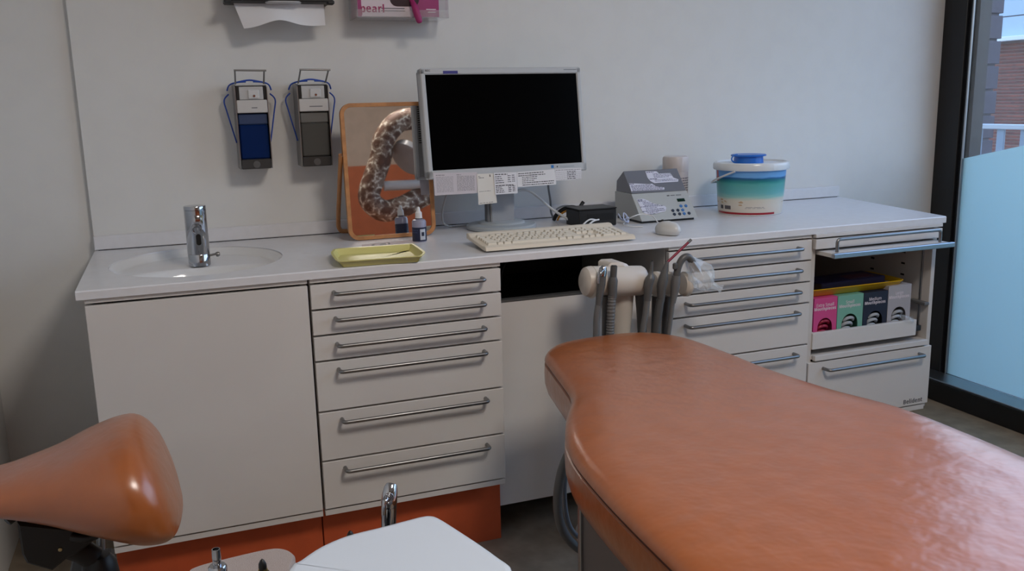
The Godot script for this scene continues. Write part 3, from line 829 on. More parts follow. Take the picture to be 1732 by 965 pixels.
# ------------------------------------------------------------------ dentist's delivery unit in the foreground
func build_delivery_unit() -> void:
	var root := thing("delivery_unit", "white delivery unit with a rounded glossy tray top", "dental unit", Vector3(0.36, 0, 1.40))
	var o := root.position
	var pts := []
	for c in [[486, 961], [505, 945], [540, 922], [585, 903], [640, 889], [690, 876], [712, 870.5], [728, 869], [744, 873], [775, 892], [815, 918], [846, 940], [864, 953], [873, 968]]:
		var w := py(c[0], c[1], 0.75) - o
		pts.push_back(Vector2(w.x, w.z))
	for c in [[0.512, 1.47], [0.48, 1.60], [0.40, 1.66], [0.30, 1.64], [0.25, 1.56], [0.245, 1.40]]:
		pts.push_back(Vector2(c[0] - o.x, c[1] - o.z))
	var poly := smooth_loop2(pts, 4)
	part("tray_top", MB.new().pad(poly, [Vector2(0.012, 0.728), Vector2(0.004, 0.731), Vector2(0.0, 0.737), Vector2(0.0, 0.743), Vector2(0.0015, 0.7475), Vector2(0.004, 0.7495), Vector2(0.008, 0.750)], lay(Vector3.ZERO)), "gloss_white", root)
	part("housing", MB.new().box(Vector3(0.0, 0.66, 0.05), Vector3(0.20, 0.14, 0.26), 0.015), "offwhite", root)
	part("instrument_beam", MB.new().box(Vector3(-0.02, 0.66, -0.165), Vector3(0.34, 0.03, 0.06), 0.008), "dark", root)
	part("beam_bracket", MB.new().box(Vector3(0.0, 0.655, -0.10), Vector3(0.10, 0.03, 0.10), 0.004), "dark", root)
	part("support_arm", MB.new().box(Vector3(0.0, 0.32, 0.14), Vector3(0.09, 0.56, 0.09), 0.01), "offwhite", root)
	part("foot_plate", MB.new().box(Vector3(0.0, 0.02, 0.14), Vector3(0.34, 0.04, 0.34), 0.01), "dark", root)
	# frosted mat beside the tray
	var mp := []
	for c in [[315, 968], [335, 955], [380, 943], [440, 929], [470, 925], [490, 929], [499, 938], [494, 955], [480, 990], [400, 1010], [325, 1000]]:
		var w := py(c[0], c[1], 0.705) - o
		mp.push_back(Vector2(w.x, w.z))
	var mm := grainy(Color(0.62, 0.58, 0.57), 0.5, 0.10, 60.0, 0.05, 17)
	part("frosted_mat", MB.new().pad(smooth_loop2(mp, 4), [Vector2(0.003, 0.676), Vector2(0, 0.680), Vector2(0, 0.701), Vector2(0.003, 0.705)], lay(Vector3.ZERO)), mm, root, "frosted pinkish silicone mat")
	# handpiece couplings standing in the beam
	var t1 := pz(365, 928, 1.215)
	var c1 := thing("coupling", "chrome ribbed hose coupling with an open bore beside the frosted mat", "coupling", Vector3(t1.x, 0.675, t1.z))
	var h := t1.y - 0.675
	part("collar", MB.new().lathe([Vector2(0, 0), Vector2(0.010, 0), Vector2(0.010, h - 0.021), Vector2(0.0085, h - 0.019), Vector2(0, h - 0.019)], 24), "chrome", c1)
	part("nipple", MB.new().lathe([Vector2(0.0047, h - 0.019), Vector2(0.0047, h - 0.017), Vector2(0.0036, h - 0.0165), Vector2(0.0036, h - 0.0155), Vector2(0.0047, h - 0.015), Vector2(0.0047, h - 0.0125), Vector2(0.0036, h - 0.012), Vector2(0.0036, h - 0.011), Vector2(0.0049, h - 0.0105), Vector2(0.0046, h), Vector2(0.0035, h), Vector2(0.0032, h - 0.008), Vector2(0, h - 0.008)], 20, Transform3D.IDENTITY, false), "chrome", c1)
	part("bore", MB.new().lathe([Vector2(0, h - 0.004), Vector2(0.0031, h - 0.004), Vector2(0.0031, h - 0.007), Vector2(0, h - 0.007)], 14), "black", c1)
	for e in [[443, 944, 1.225, "black tipped motor coupling in front of the frosted mat"], [592, 896, 1.190, "black tipped motor coupling just behind the white tray edge"]]:
		var t := pz(e[0], e[1], e[2])
		var c := thing("motor_coupling", e[3], "coupling", Vector3(t.x, 0.675, t.z))
		h = t.y - 0.675
		part("plug", MB.new().lathe([Vector2(0.0042, h - 0.013), Vector2(0.0046, h - 0.010), Vector2(0.0042, h - 0.006), Vector2(0.0022, h - 0.002), Vector2(0, h)], 16, Transform3D.IDENTITY, false), "black", c)
		part("contact_ring", MB.new().lathe([Vector2(0, h - 0.016), Vector2(0.0052, h - 0.016), Vector2(0.0052, h - 0.013), Vector2(0, h - 0.013)], 16), mat(Color(0.80, 0.68, 0.40), 0.25, 1.0), c)
		part("sleeve", MB.new().lathe([Vector2(0, 0), Vector2(0.0085, 0), Vector2(0.0085, h - 0.020), Vector2(0.0065, h - 0.016), Vector2(0, h - 0.016)], 20), "dark", c)
	# three-way syringe: chrome stem, round head, thin bent nozzle
	var zs := 1.165
	var b := pz(657, 900, zs); var tp := pz(657, 823, zs)
	var s := thing("syringe", "chrome three-way syringe with bent nozzle standing behind the white tray", "syringe", Vector3(b.x, 0.675, zs))
	var so := s.position
	part("stem", MB.new().tube([Vector3(0, 0, 0), b - so, pz(658, 852, zs) - so], [0.0095, 0.0090, 0.0092], 20), "chrome", s)
	var hd := pz(658, 848, zs) - so
	part("head", MB.new().tube([pz(658, 856, zs) - so, hd, pz(659, 836, zs - 0.002) - so, pz(661, 824, zs - 0.006) - so, pz(662, 820, zs - 0.008) - so], [0.0092, 0.0098, 0.0095, 0.0082, 0.0072], 20), "chrome", s)
	for k in 3:
		var tor := MB.new()
		var tp_ := []
		for i in 17:
			var a := TAU * i / 16.0
			tp_.push_back(pz(657, 842, zs + 0.0085) - so + Vector3(cos(a), sin(a), 0) * (0.0062 - k * 0.002))
		tor.tube(tp_, 0.0009, 6, false)
		part("ring", tor, "chrome", s)
	part("nozzle", MB.new().tube(smooth_path([pz(657, 842, zs + 0.009) - so, pz(653, 845, zs + 0.016) - so, pz(650, 853, zs + 0.019) - so, pz(649, 870, zs + 0.020) - so]), 0.0026, 12), "chrome", s)

# ------------------------------------------------------------------ assistant's instrument holder in front of the knee space
func build_assistant_unit() -> void:
	var z0 := 0.10
	var base := pz(1060, 480, z0)
	var root := thing("instrument_holder", "white assistant instrument holder on a column behind the chair", "instrument holder", Vector3(base.x, 0, z0))
	var o := root.position
	var P := func(x: float, y: float, dz := 0.0) -> Vector3: return pz(x, y, z0 + dz) - o
	var a: Vector3 = P.call(986, 476); var b: Vector3 = P.call(1086, 474)
	var ax := (b - a).normalized()
	var L := a.distance_to(b)
	part("barrel", MB.new().lathe([Vector2(0, 0), Vector2(0.028, 0.0), Vector2(0.037, 0.006), Vector2(0.040, 0.016), Vector2(0.040, L - 0.006), Vector2(0.037, L), Vector2(0, L)], 32, along(a, ax)), "offwhite", root)
	var cv := PackedVector2Array()
	for c in [[1029, 472], [1029, 448], [1034, 444], [1052, 443], [1060, 446], [1077, 464], [1078, 476]]:
		var w: Vector3 = P.call(c[0], c[1])
		cv.push_back(Vector2(w.x, w.y))
	part("cover", MB.new().pad(cv, [Vector2(0.006, -0.055), Vector2(0, -0.05), Vector2(0, 0.01), Vector2(0.008, 0.018)], Transform3D(Basis.IDENTITY, Vector3(0, 0, -0.01))), "offwhite", root)
	part("rear_beam", MB.new().box((P.call(1115, 478, -0.02) as Vector3), Vector3(0.14, 0.05, 0.03), 0.01), "offwhite", root)
	var colx: float = (P.call(1060, 510) as Vector3).x
	part("column", MB.new().lathe([Vector2(0, 0.03), Vector2(0.045, 0.03), Vector2(0.045, 0.50), Vector2(0.030, 0.56), Vector2(0.024, 0.60), Vector2(0.03, 0.66), Vector2(0.036, 0.74), Vector2(0, 0.74)], 28, Transform3D(Basis.IDENTITY, Vector3(colx, 0, -0.03))), "offwhite", root)
	part("foot", MB.new().lathe([Vector2(0, 0), Vector2(0.13, 0), Vector2(0.13, 0.015), Vector2(0.10, 0.03), Vector2(0, 0.032)], 32, Transform3D(Basis.IDENTITY, Vector3(colx, 0, -0.03))), "offwhite", root)
	# holder cups
	var cup := MB.new()
	for x in [1098.0, 1122.0, 1146.0]:
		var c: Vector3 = P.call(x + 13, 480, 0.015)
		part("cup", MB.new().lathe([Vector2(0, -0.012), Vector2(0.028, -0.011), Vector2(0.034, -0.005), Vector2(0.034, 0.005), Vector2(0.028, 0.011), Vector2(0, 0.012)], 24, along(c, ax)), "offwhite", root)
	for x in [1000.0, 1028.0]:
		part("cup", MB.new().lathe([Vector2(0, -0.008), Vector2(0.036, -0.007), Vector2(0.043, 0.0), Vector2(0.036, 0.007), Vector2(0, 0.008)], 24, along(P.call(x, 477), ax)), "offwhite", root)
	for q in [[1026, 500, 1022, 640, 0.02], [1082, 498, 1086, 640, 0.0], [1110, 500, 1104, 640, 0.0], [1127, 500, 1122, 640, -0.01]]:
		part("return_hose", MB.new().tube(smooth_path([P.call(q[0], q[1], q[4]), P.call((q[0] + q[2]) / 2.0 + 2, 560, q[4]), P.call(q[2], q[3], q[4])]), 0.0125, 12), "hose_dark", root)
	# the five instruments with their hoses
	var Q := func(x: float, y: float, zz: float) -> Vector3: return pz(x, y, zz)
	var zf := 0.15
	var i1 := thing("spray_syringe", "grey handled spray syringe with bent chrome tip in the holder", "syringe", Q.call(1016, 490, zf))
	var p1 := i1.position
	part("handle", MB.new().tube([Q.call(1012, 520, zf) - p1, Q.call(1014, 500, zf) - p1, Q.call(1017, 480, zf) - p1, Q.call(1019, 462, zf) - p1], [0.008, 0.009, 0.011, 0.010], 16), "grip", i1)
	part("head", MB.new().tube([Q.call(1018, 466, zf) - p1, Q.call(1020, 455, zf) - p1, Q.call(1022, 450, zf) - p1], [0.0115, 0.0105, 0.006], 16), "chrome", i1)
	part("nozzle", MB.new().tube(smooth_path([Q.call(1023, 454, zf + 0.008) - p1, Q.call(1017, 460, zf + 0.016) - p1, Q.call(1013, 468, zf + 0.018) - p1, Q.call(1012, 479, zf + 0.018) - p1]), 0.0028, 10), "chrome", i1)
	part("hose", MB.new().tube(smooth_path([Q.call(1012, 516, zf) - p1, Q.call(1009, 540, zf) - p1, Q.call(1008, 575, zf) - p1, Q.call(1004, 640, zf) - p1, Q.call(985, 720, zf) - p1]), 0.0085, 12), "hose", i1)
	var i2 := thing("suction_tube", "wide grey suction tube with open dark end in the holder", "suction tube", Q.call(1037, 490, zf))
	p1 = i2.position
	part("handle", MB.new().tube([Q.call(1036, 503, zf) - p1, Q.call(1036, 485, zf) - p1, Q.call(1037, 474, zf) - p1, Q.call(1037, 468, zf) - p1], [0.011, 0.0125, 0.0125, 0.0095], 18), "grip", i2)
	part("pipe", MB.new().tube([Q.call(1037, 472, zf) - p1, Q.call(1038.5, 449.5, zf) - p1], 0.0088, 18), "hose_dark", i2)
	part("bore", MB.new().lathe([Vector2(0, 0), Vector2(0.0072, 0), Vector2(0.0072, 0.0006), Vector2(0, 0.0006)], 16, along(Q.call(1038.6, 449.0, zf) - p1, Vector3(0.05, 1, 0))), "black", i2)
	var hs := smooth_path([Q.call(1035, 500, zf) - p1, Q.call(1033, 540, zf) - p1, Q.call(1031, 580, zf) - p1, Q.call(1025, 650, zf) - p1, Q.call(1000, 720, zf) - p1], 30)
	var rr := []
	for k in hs.size(): rr.push_back(0.0105 + 0.0009 * sin(k * 1.6))
	part("hose", MB.new().tube(hs, rr, 14), "hose", i2, "corrugated grey hose")
	var i3 := thing("scaler_handpiece", "slim grey handpiece with needle thin tip in the holder", "handpiece", Q.call(1097, 490, zf))
	p1 = i3.position
	part("handle", MB.new().tube(smooth_path([Q.call(1095, 508, zf) - p1, Q.call(1097, 480, zf) - p1, Q.call(1100, 470, zf) - p1, Q.call(1101, 462, zf) - p1, Q.call(1103, 442, zf) - p1], 3), [0.009, 0.010, 0.011, 0.012, 0.0125, 0.0125, 0.012, 0.0105, 0.0085, 0.006, 0.0045, 0.0038, 0.0030], 16), "grip", i3)
	part("tip", MB.new().tube([Q.call(1103, 443, zf) - p1, Q.call(1103.5, 440, zf) - p1], [0.0028, 0.0026], 8), "black", i3)
	part("hose", MB.new().tube(smooth_path([Q.call(1095, 504, zf) - p1, Q.call(1092, 530, zf) - p1, Q.call(1086, 570, zf) - p1, Q.call(1080, 650, zf) - p1]), 0.0080, 12), "hose", i3)
	var i4 := thing("ejector_handpiece", "grey handpiece holding a thin dark red straw", "handpiece", Q.call(1121, 490, zf))
	p1 = i4.position
	part("handle", MB.new().tube(smooth_path([Q.call(1118, 510, zf) - p1, Q.call(1119, 485, zf) - p1, Q.call(1122, 472, zf) - p1, Q.call(1125, 455, zf) - p1, Q.call(1129, 442, zf) - p1], 3), [0.009, 0.0105, 0.0115, 0.0130, 0.0135, 0.0135, 0.013, 0.0115, 0.0095, 0.0075, 0.0060, 0.0050, 0.0042], 16), "grip", i4)
	part("straw", MB.new().tube([Q.call(1129, 443, zf) - p1, Q.call(1166, 408, zf) - p1], 0.0034, 10), mat(Color(0.50, 0.06, 0.20), 0.4), i4, "dark red straw")
	part("straw_tip", MB.new().tube([Q.call(1164, 410, zf) - p1, Q.call(1169, 405, zf) - p1], 0.0040, 10), "hose", i4)
	part("hose", MB.new().tube(smooth_path([Q.call(1117, 506, zf) - p1, Q.call(1112, 540, zf) - p1, Q.call(1108, 580, zf) - p1, Q.call(1104, 650, zf) - p1]), 0.0105, 12), "hose_dark", i4)
	var i5 := thing("curing_lamp", "grey elbow handpiece with a clear plastic wrapped head", "handpiece", Q.call(1144, 490, zf))
	p1 = i5.position
	part("handle", MB.new().tube(smooth_path([Q.call(1138, 512, zf) - p1, Q.call(1142, 485, zf) - p1, Q.call(1144, 466, zf) - p1], 3), [0.0075, 0.0085, 0.0105, 0.0120, 0.0125, 0.0120, 0.0110], 16), "hose", i5)
	part("elbow", MB.new().tube(smooth_path([Q.call(1144, 468, zf) - p1, Q.call(1147, 452, zf) - p1, Q.call(1154, 438, zf) - p1, Q.call(1163, 434, zf) - p1, Q.call(1171, 442, zf) - p1, Q.call(1180, 454, zf) - p1]), 0.0095, 16), "grip", i5)
	part("clip", MB.new().box((Q.call(1142, 450, zf + 0.006) as Vector3) - p1, Vector3(0.012, 0.018, 0.012), 0.003), "grip", i5)
	part("hose", MB.new().tube(smooth_path([Q.call(1138, 508, zf) - p1, Q.call(1134, 540, zf) - p1, Q.call(1129, 580, zf) - p1, Q.call(1124, 650, zf) - p1]), 0.0065, 12), "hose", i5)
	# crumpled clear sleeve
	var rng := RandomNumberGenerator.new(); rng.seed = 12
	var cl := StandardMaterial3D.new()
	cl.albedo_color = Color(0.92, 0.95, 0.97, 0.30); cl.roughness = 0.06; cl.transparency = BaseMaterial3D.TRANSPARENCY_ALPHA
	var wrap := MB.new()
	var cpath := [Q.call(1168, 440, zf), Q.call(1178, 452, zf), Q.call(1184, 462, zf), Q.call(1190, 470, zf), Q.call(1197, 478, zf), Q.call(1204, 482, zf), Q.call(1214, 486, zf), Q.call(1221, 489, zf)]
	var crad := [0.012, 0.026, 0.037, 0.040, 0.032, 0.012, 0.006, 0.011]
	var wr := []
	for k in cpath.size():
		var t: Vector3 = (cpath[mini(k + 1, 7)] - cpath[maxi(k - 1, 0)]).normalized()
		var nx := Vector3(0, 0, 1).cross(t).normalized()
		var ring := PackedVector3Array()
		for j in 18:
			var an := TAU * j / 18
			var q: float = crad[k] * rng.randf_range(0.74, 1.12)
			ring.push_back(cpath[k] - p1 + nx * cos(an) * q + Vector3(0, 0, 1) * sin(an) * q * (0.7 if k < 5 else 0.25))
		wr.push_back(ring)
	wrap.loft(wr, true, false, -1)
	part("clear_sleeve", wrap, cl, i5, "crumpled clear plastic sleeve")
	# slack hose loops that hang below the chair
	var lz := 0.36
	var l1 := Q.call(950, 800, lz) as Vector3
	var h1 := thing("slack_hose", "thick grey hose loop hanging below the chair cushion", "hose", l1)
	part("tube", MB.new().tube(smooth_path([Q.call(975, 740, lz) - l1, Q.call(952, 790, lz) - l1, Q.call(943, 840, lz) - l1, Q.call(948, 885, lz) - l1, Q.call(965, 915, lz) - l1, Q.call(992, 932, lz) - l1, Q.call(1030, 925, lz) - l1, Q.call(1050, 870, lz) - l1, Q.call(1060, 760, lz) - l1]), 0.011, 14), "hose", h1)
	var h2 := thing("slack_hose", "thin light grey hose loop hanging inside the thick hose loop", "hose", l1)
	part("tube", MB.new().tube(smooth_path([Q.call(975, 740, lz - 0.03) - l1, Q.call(957, 800, lz - 0.03) - l1, Q.call(955, 845, lz - 0.03) - l1, Q.call(962, 885, lz - 0.03) - l1, Q.call(980, 908, lz - 0.03) - l1, Q.call(1010, 910, lz - 0.03) - l1, Q.call(1040, 850, lz - 0.03) - l1, Q.call(1045, 760, lz - 0.03) - l1]), 0.006, 12), mat(Color(0.50, 0.52, 0.55), 0.4), h2)

# ------------------------------------------------------------------ dispensers and boxes on the wall
func build_wall_fittings() -> void:
	for k in 2:
		var x: float = [0.4475, 0.622][k]
		var y: float = [1.046, 1.046][k]
		var d := thing("soap_dispenser", ["steel elbow-lever wall dispenser filled with dark blue liquid", "steel elbow-lever wall dispenser filled with grey liquid"][k], "dispenser", Vector3(x, y, WZ), "wall dispensers")
		var w := 0.088
		var dz := 0.095
		var hs := MB.new()
		for s in [-1, 1]:
			# side plate, cut back towards the bottom
			var pl := PackedVector2Array([Vector2(0.002, 0.0), Vector2(dz * 0.93, 0.0), Vector2(dz, 0.03), Vector2(dz, 0.232), Vector2(0.05, 0.243), Vector2(0.002, 0.243)])
			hs.pad(pl, [Vector2(0, -0.0012), Vector2(0, 0.0012)], Transform3D(Basis(Vector3(0, 0, 1), Vector3(0, 1, 0), Vector3(1, 0, 0)), Vector3(s * (w / 2), 0, 0)), false)
		hs.box(Vector3(0, 0.12, 0.003), Vector3(w, 0.24, 0.003), 0.0005)
		part("housing", hs, mat(Color(0.58, 0.58, 0.58), 0.35, 0.9), d)
		part("top_plate", MB.new().box(Vector3(0, 0.215, dz - 0.001), Vector3(w - 0.022, 0.036, 0.004), 0.001).box(Vector3(0, 0.238, 0.055), Vector3(w - 0.004, 0.004, 0.08), 0.001), mat(Color(0.74, 0.74, 0.74), 0.4), d)
		part("nozzle_plate", MB.new().box(Vector3(0.006, 0.212, dz + 0.003), Vector3(0.032, 0.026, 0.006), 0.003), mat(Color(0.80, 0.80, 0.80), 0.3), d)
		part("screw", MB.new().lathe([Vector2(0, 0), Vector2(0.004, 0), Vector2(0.003, 0.003), Vector2(0, 0.003)], 12, along(Vector3(0.007, 0.207, dz + 0.006), Vector3(0, 0, 1))), "chrome", d)
		for s in [-1, 1]:
			part("slot", MB.new().box(Vector3(s * (w / 2 - 0.007), 0.215, dz - 0.003), Vector3(0.008, 0.040, 0.003), 0.0005), "black", d)
		var lp := part("label_plate", MB.new().box(Vector3(0, 0.178, dz - 0.0005), Vector3(w - 0.004, 0.036, 0.005), 0.0015), mat(Color(0.78, 0.77, 0.76), 0.35), d)
		part("print", MB.new().box(Vector3(0.006, 0.174, dz + 0.0022), Vector3([0.016, 0.038][k], 0.0022, 0.0004), 0.0), "ink_grey", lp)
		var lq := MB.new()
		lq.box(Vector3(0, 0.077, dz - 0.045), Vector3(w - 0.006, 0.098, 0.075), 0.004)
		part("liquid", lq, ["liquid_blue", "liquid_grey"][k], d)
		part("bottle_top", MB.new().box(Vector3(0, 0.142, dz - 0.045), Vector3(w - 0.006, 0.031, 0.075), 0.003), mat([Color(0.17, 0.24, 0.38), Color(0.42, 0.42, 0.41)][k], 0.5), d)
		part("foot_bracket", MB.new().box(Vector3(0, 0.014, dz * 0.5), Vector3(w - 0.004, 0.028, dz * 0.95), 0.002), mat(Color(0.22, 0.22, 0.22), 0.4), d)
		part("drip_hole", MB.new().lathe([Vector2(0, 0), Vector2(0.0105, 0), Vector2(0.010, 0.002), Vector2(0, 0.002)], 20, along(Vector3(0.0, 0.013, dz * 0.975), Vector3(0, 0, 1))), mat(Color(0.36, 0.36, 0.36), 0.4), d)
		var lean: float = [0.0, 0.008][k]
		var lv := [Vector3(-w / 2 + 0.004, 0.232, dz - 0.02), Vector3(-w / 2 + 0.004 + lean, 0.279, dz + 0.005), Vector3(w / 2 - 0.004 + lean, 0.277, dz + 0.005), Vector3(w / 2 - 0.006, 0.232, dz - 0.02)]
		part("lever", MB.new().tube([lv[0], lv[1]], 0.0024, 8).tube([lv[1] - Vector3(0.003, 0, 0), lv[2] + Vector3(0.006, 0, 0)], 0.0026, 8).tube([lv[2], lv[3]], 0.0024, 8), "steel", d)
		# blue elastic cord looped round the dispenser
		var cd := MB.new()
		for s in [-1, 1]:
			cd.tube(smooth_path([Vector3(s * 0.010, 0.2475, 0.070), Vector3(s * 0.036, 0.246, 0.065), Vector3(s * 0.055, 0.239, 0.05), Vector3(s * 0.062, 0.224, 0.04)]), 0.0022, 8)
			cd.tube(smooth_path([Vector3(s * 0.058, 0.214, 0.035), Vector3(s * 0.072, 0.196, 0.035), Vector3(s * 0.066, 0.160, 0.04), Vector3(s * 0.048, 0.075, 0.055)]), 0.0021, 8)
		cd.tube(smooth_path([Vector3(-0.036, 0.246, 0.065), Vector3(0, 0.252, 0.066), Vector3(0.036, 0.246, 0.065)]), 0.0024, 8)
		part("blue_cord", cd, "cord_blue", d, "blue elastic cord")
	# paper towel dispenser, only its lower edge shows
	var t := thing("towel_dispenser", "white paper towel dispenser with a dark grey outlet high on the wall", "dispenser", Vector3(0.545, 1.512, WZ))
	part("body", MB.new().box(Vector3(0, 0.17, 0.058), Vector3(0.28, 0.31, 0.112), 0.012), "white", t)
	part("outlet", MB.new().box(Vector3(0, 0.006, 0.060), Vector3(0.295, 0.014, 0.118), 0.003).box(Vector3(-0.142, -0.001, 0.105), Vector3(0.020, 0.012, 0.026), 0.003).box(Vector3(0.142, -0.001, 0.105), Vector3(0.020, 0.012, 0.026), 0.003), "dark", t)
	part("outlet_tongue", MB.new().pad(rrect(0.10, 0.05, 0.024), [Vector2(0.004, -0.006), Vector2(0, -0.003), Vector2(0, 0.0)], lay(Vector3(0.010, 0.0, 0.10))), mat(Color(0.70, 0.70, 0.71), 0.4), t)
	# hanging folded paper towel: a wavy sheet
	var pm := MB.new()
	var cols := 24; var rows := 6
	var grid := []
	for j in rows + 1:
		var r := PackedVector3Array()
		for i in cols + 1:
			var u := float(i) / cols; var v := float(j) / rows
			var drop := lerpf(0.070, 0.058, u) - 0.018 * exp(-pow((u - 0.42) * 4.5, 2.0))
			r.push_back(Vector3(lerpf(-0.125 + 0.022 * v, 0.126 + 0.002 * v, u), -v * drop, 0.085 + 0.018 * v * sin(u * 5.0) + 0.012 * v))
		grid.push_back(r)
	pm.loft(grid, false, false, 0)
	var pt := solo("paper_towel", pm, "paper", "white folded paper towel hanging from the dark outlet", "paper towel", Vector3(0.545, 1.508, WZ))
	# glove box in a clear holder
	var hx := 0.899
	var hb := thing("glove_box_holder", "clear acrylic wall holder round a magenta glove box", "holder", Vector3(hx, 1.470, WZ))
	part("tray", MB.new().box(Vector3(0, 0.0015, 0.06), Vector3(0.278, 0.003, 0.118), 0.001).box(Vector3(0, 0.06, 0.0035), Vector3(0.278, 0.12, 0.003), 0.001).box(Vector3(-0.1375, 0.06, 0.06), Vector3(0.003, 0.12, 0.118), 0.001).box(Vector3(0.1375, 0.06, 0.06), Vector3(0.003, 0.12, 0.118), 0.001).box(Vector3(0, 0.012, 0.118), Vector3(0.278, 0.022, 0.003), 0.001), "acrylic", hb)
	var gb := thing("glove_box", "white and magenta box of disposable gloves with round lettering", "box", Vector3(hx - 0.012, 1.4735, WZ + 0.008))
	part("carton", MB.new().box(Vector3(0, 0.06, 0.053), Vector3(0.245, 0.12, 0.100), 0.001), mat(Color(0.84, 0.78, 0.81), 0.5), gb)
	part("magenta_panel", MB.new().box(Vector3(0.083, 0.06, 0.053), Vector3(0.0798, 0.1204, 0.1006), 0.001), mat(Color(0.60, 0.18, 0.42), 0.45), gb)
	part("magenta_side", MB.new().box(Vector3(-0.1170, 0.06, 0.053), Vector3(0.0122, 0.1204, 0.1004), 0.001), mat(Color(0.60, 0.18, 0.42), 0.45), gb)
	part("opening", MB.new().pad(rrect(0.088, 0.05, 0.02), [Vector2(0, 0), Vector2(0, 0.0006)], Transform3D(Basis.IDENTITY, Vector3(0.018, 0.0545, 0.1032))), mat(Color(0.18, 0.04, 0.10), 0.6), gb)
	lettering("lettering", "pearl", 0.030, mat(Color(0.60, 0.15, 0.36), 0.5), gb, Transform3D(Basis.IDENTITY, Vector3(-0.080, 0.022, 0.1035)), true)
	var pl := MB.new()
	for r in [[0.0235, 0.070], [0.0165, 0.072]]:
		pl.box(Vector3(-0.018, r[0], 0.1033), Vector3(r[1], 0.0022, 0.0006), 0.0)
	part("small_print", pl, "ink_grey", gb)
	pl = MB.new()
	pl.box(Vector3(0.098, 0.022, 0.1037), Vector3(0.030, 0.0022, 0.0006), 0.0); pl.box(Vector3(0.100, 0.014, 0.1037), Vector3(0.024, 0.0016, 0.0006), 0.0)
	part("small_print", pl, "ink_white", gb)
	var gl := MB.new()
	gl.tube(smooth_path([Vector3(0.038, 0.048, 0.105), Vector3(0.043, 0.030, 0.117), Vector3(0.048, 0.010, 0.123), Vector3(0.054, -0.012, 0.125), Vector3(0.056, -0.020, 0.125)]), [0.006, 0.0065, 0.007, 0.0075, 0.008, 0.0085, 0.009, 0.0095, 0.0098, 0.010, 0.0102, 0.0104, 0.0105, 0.0104, 0.0102, 0.010, 0.0098, 0.0096, 0.0092, 0.0088, 0.0082, 0.0074, 0.0062, 0.0046, 0.002], 14)
	solo("glove_finger", gl, "magenta", "dark magenta glove hanging out of the glove box", "glove", Vector3(hx - 0.012, 1.4735, WZ + 0.008))

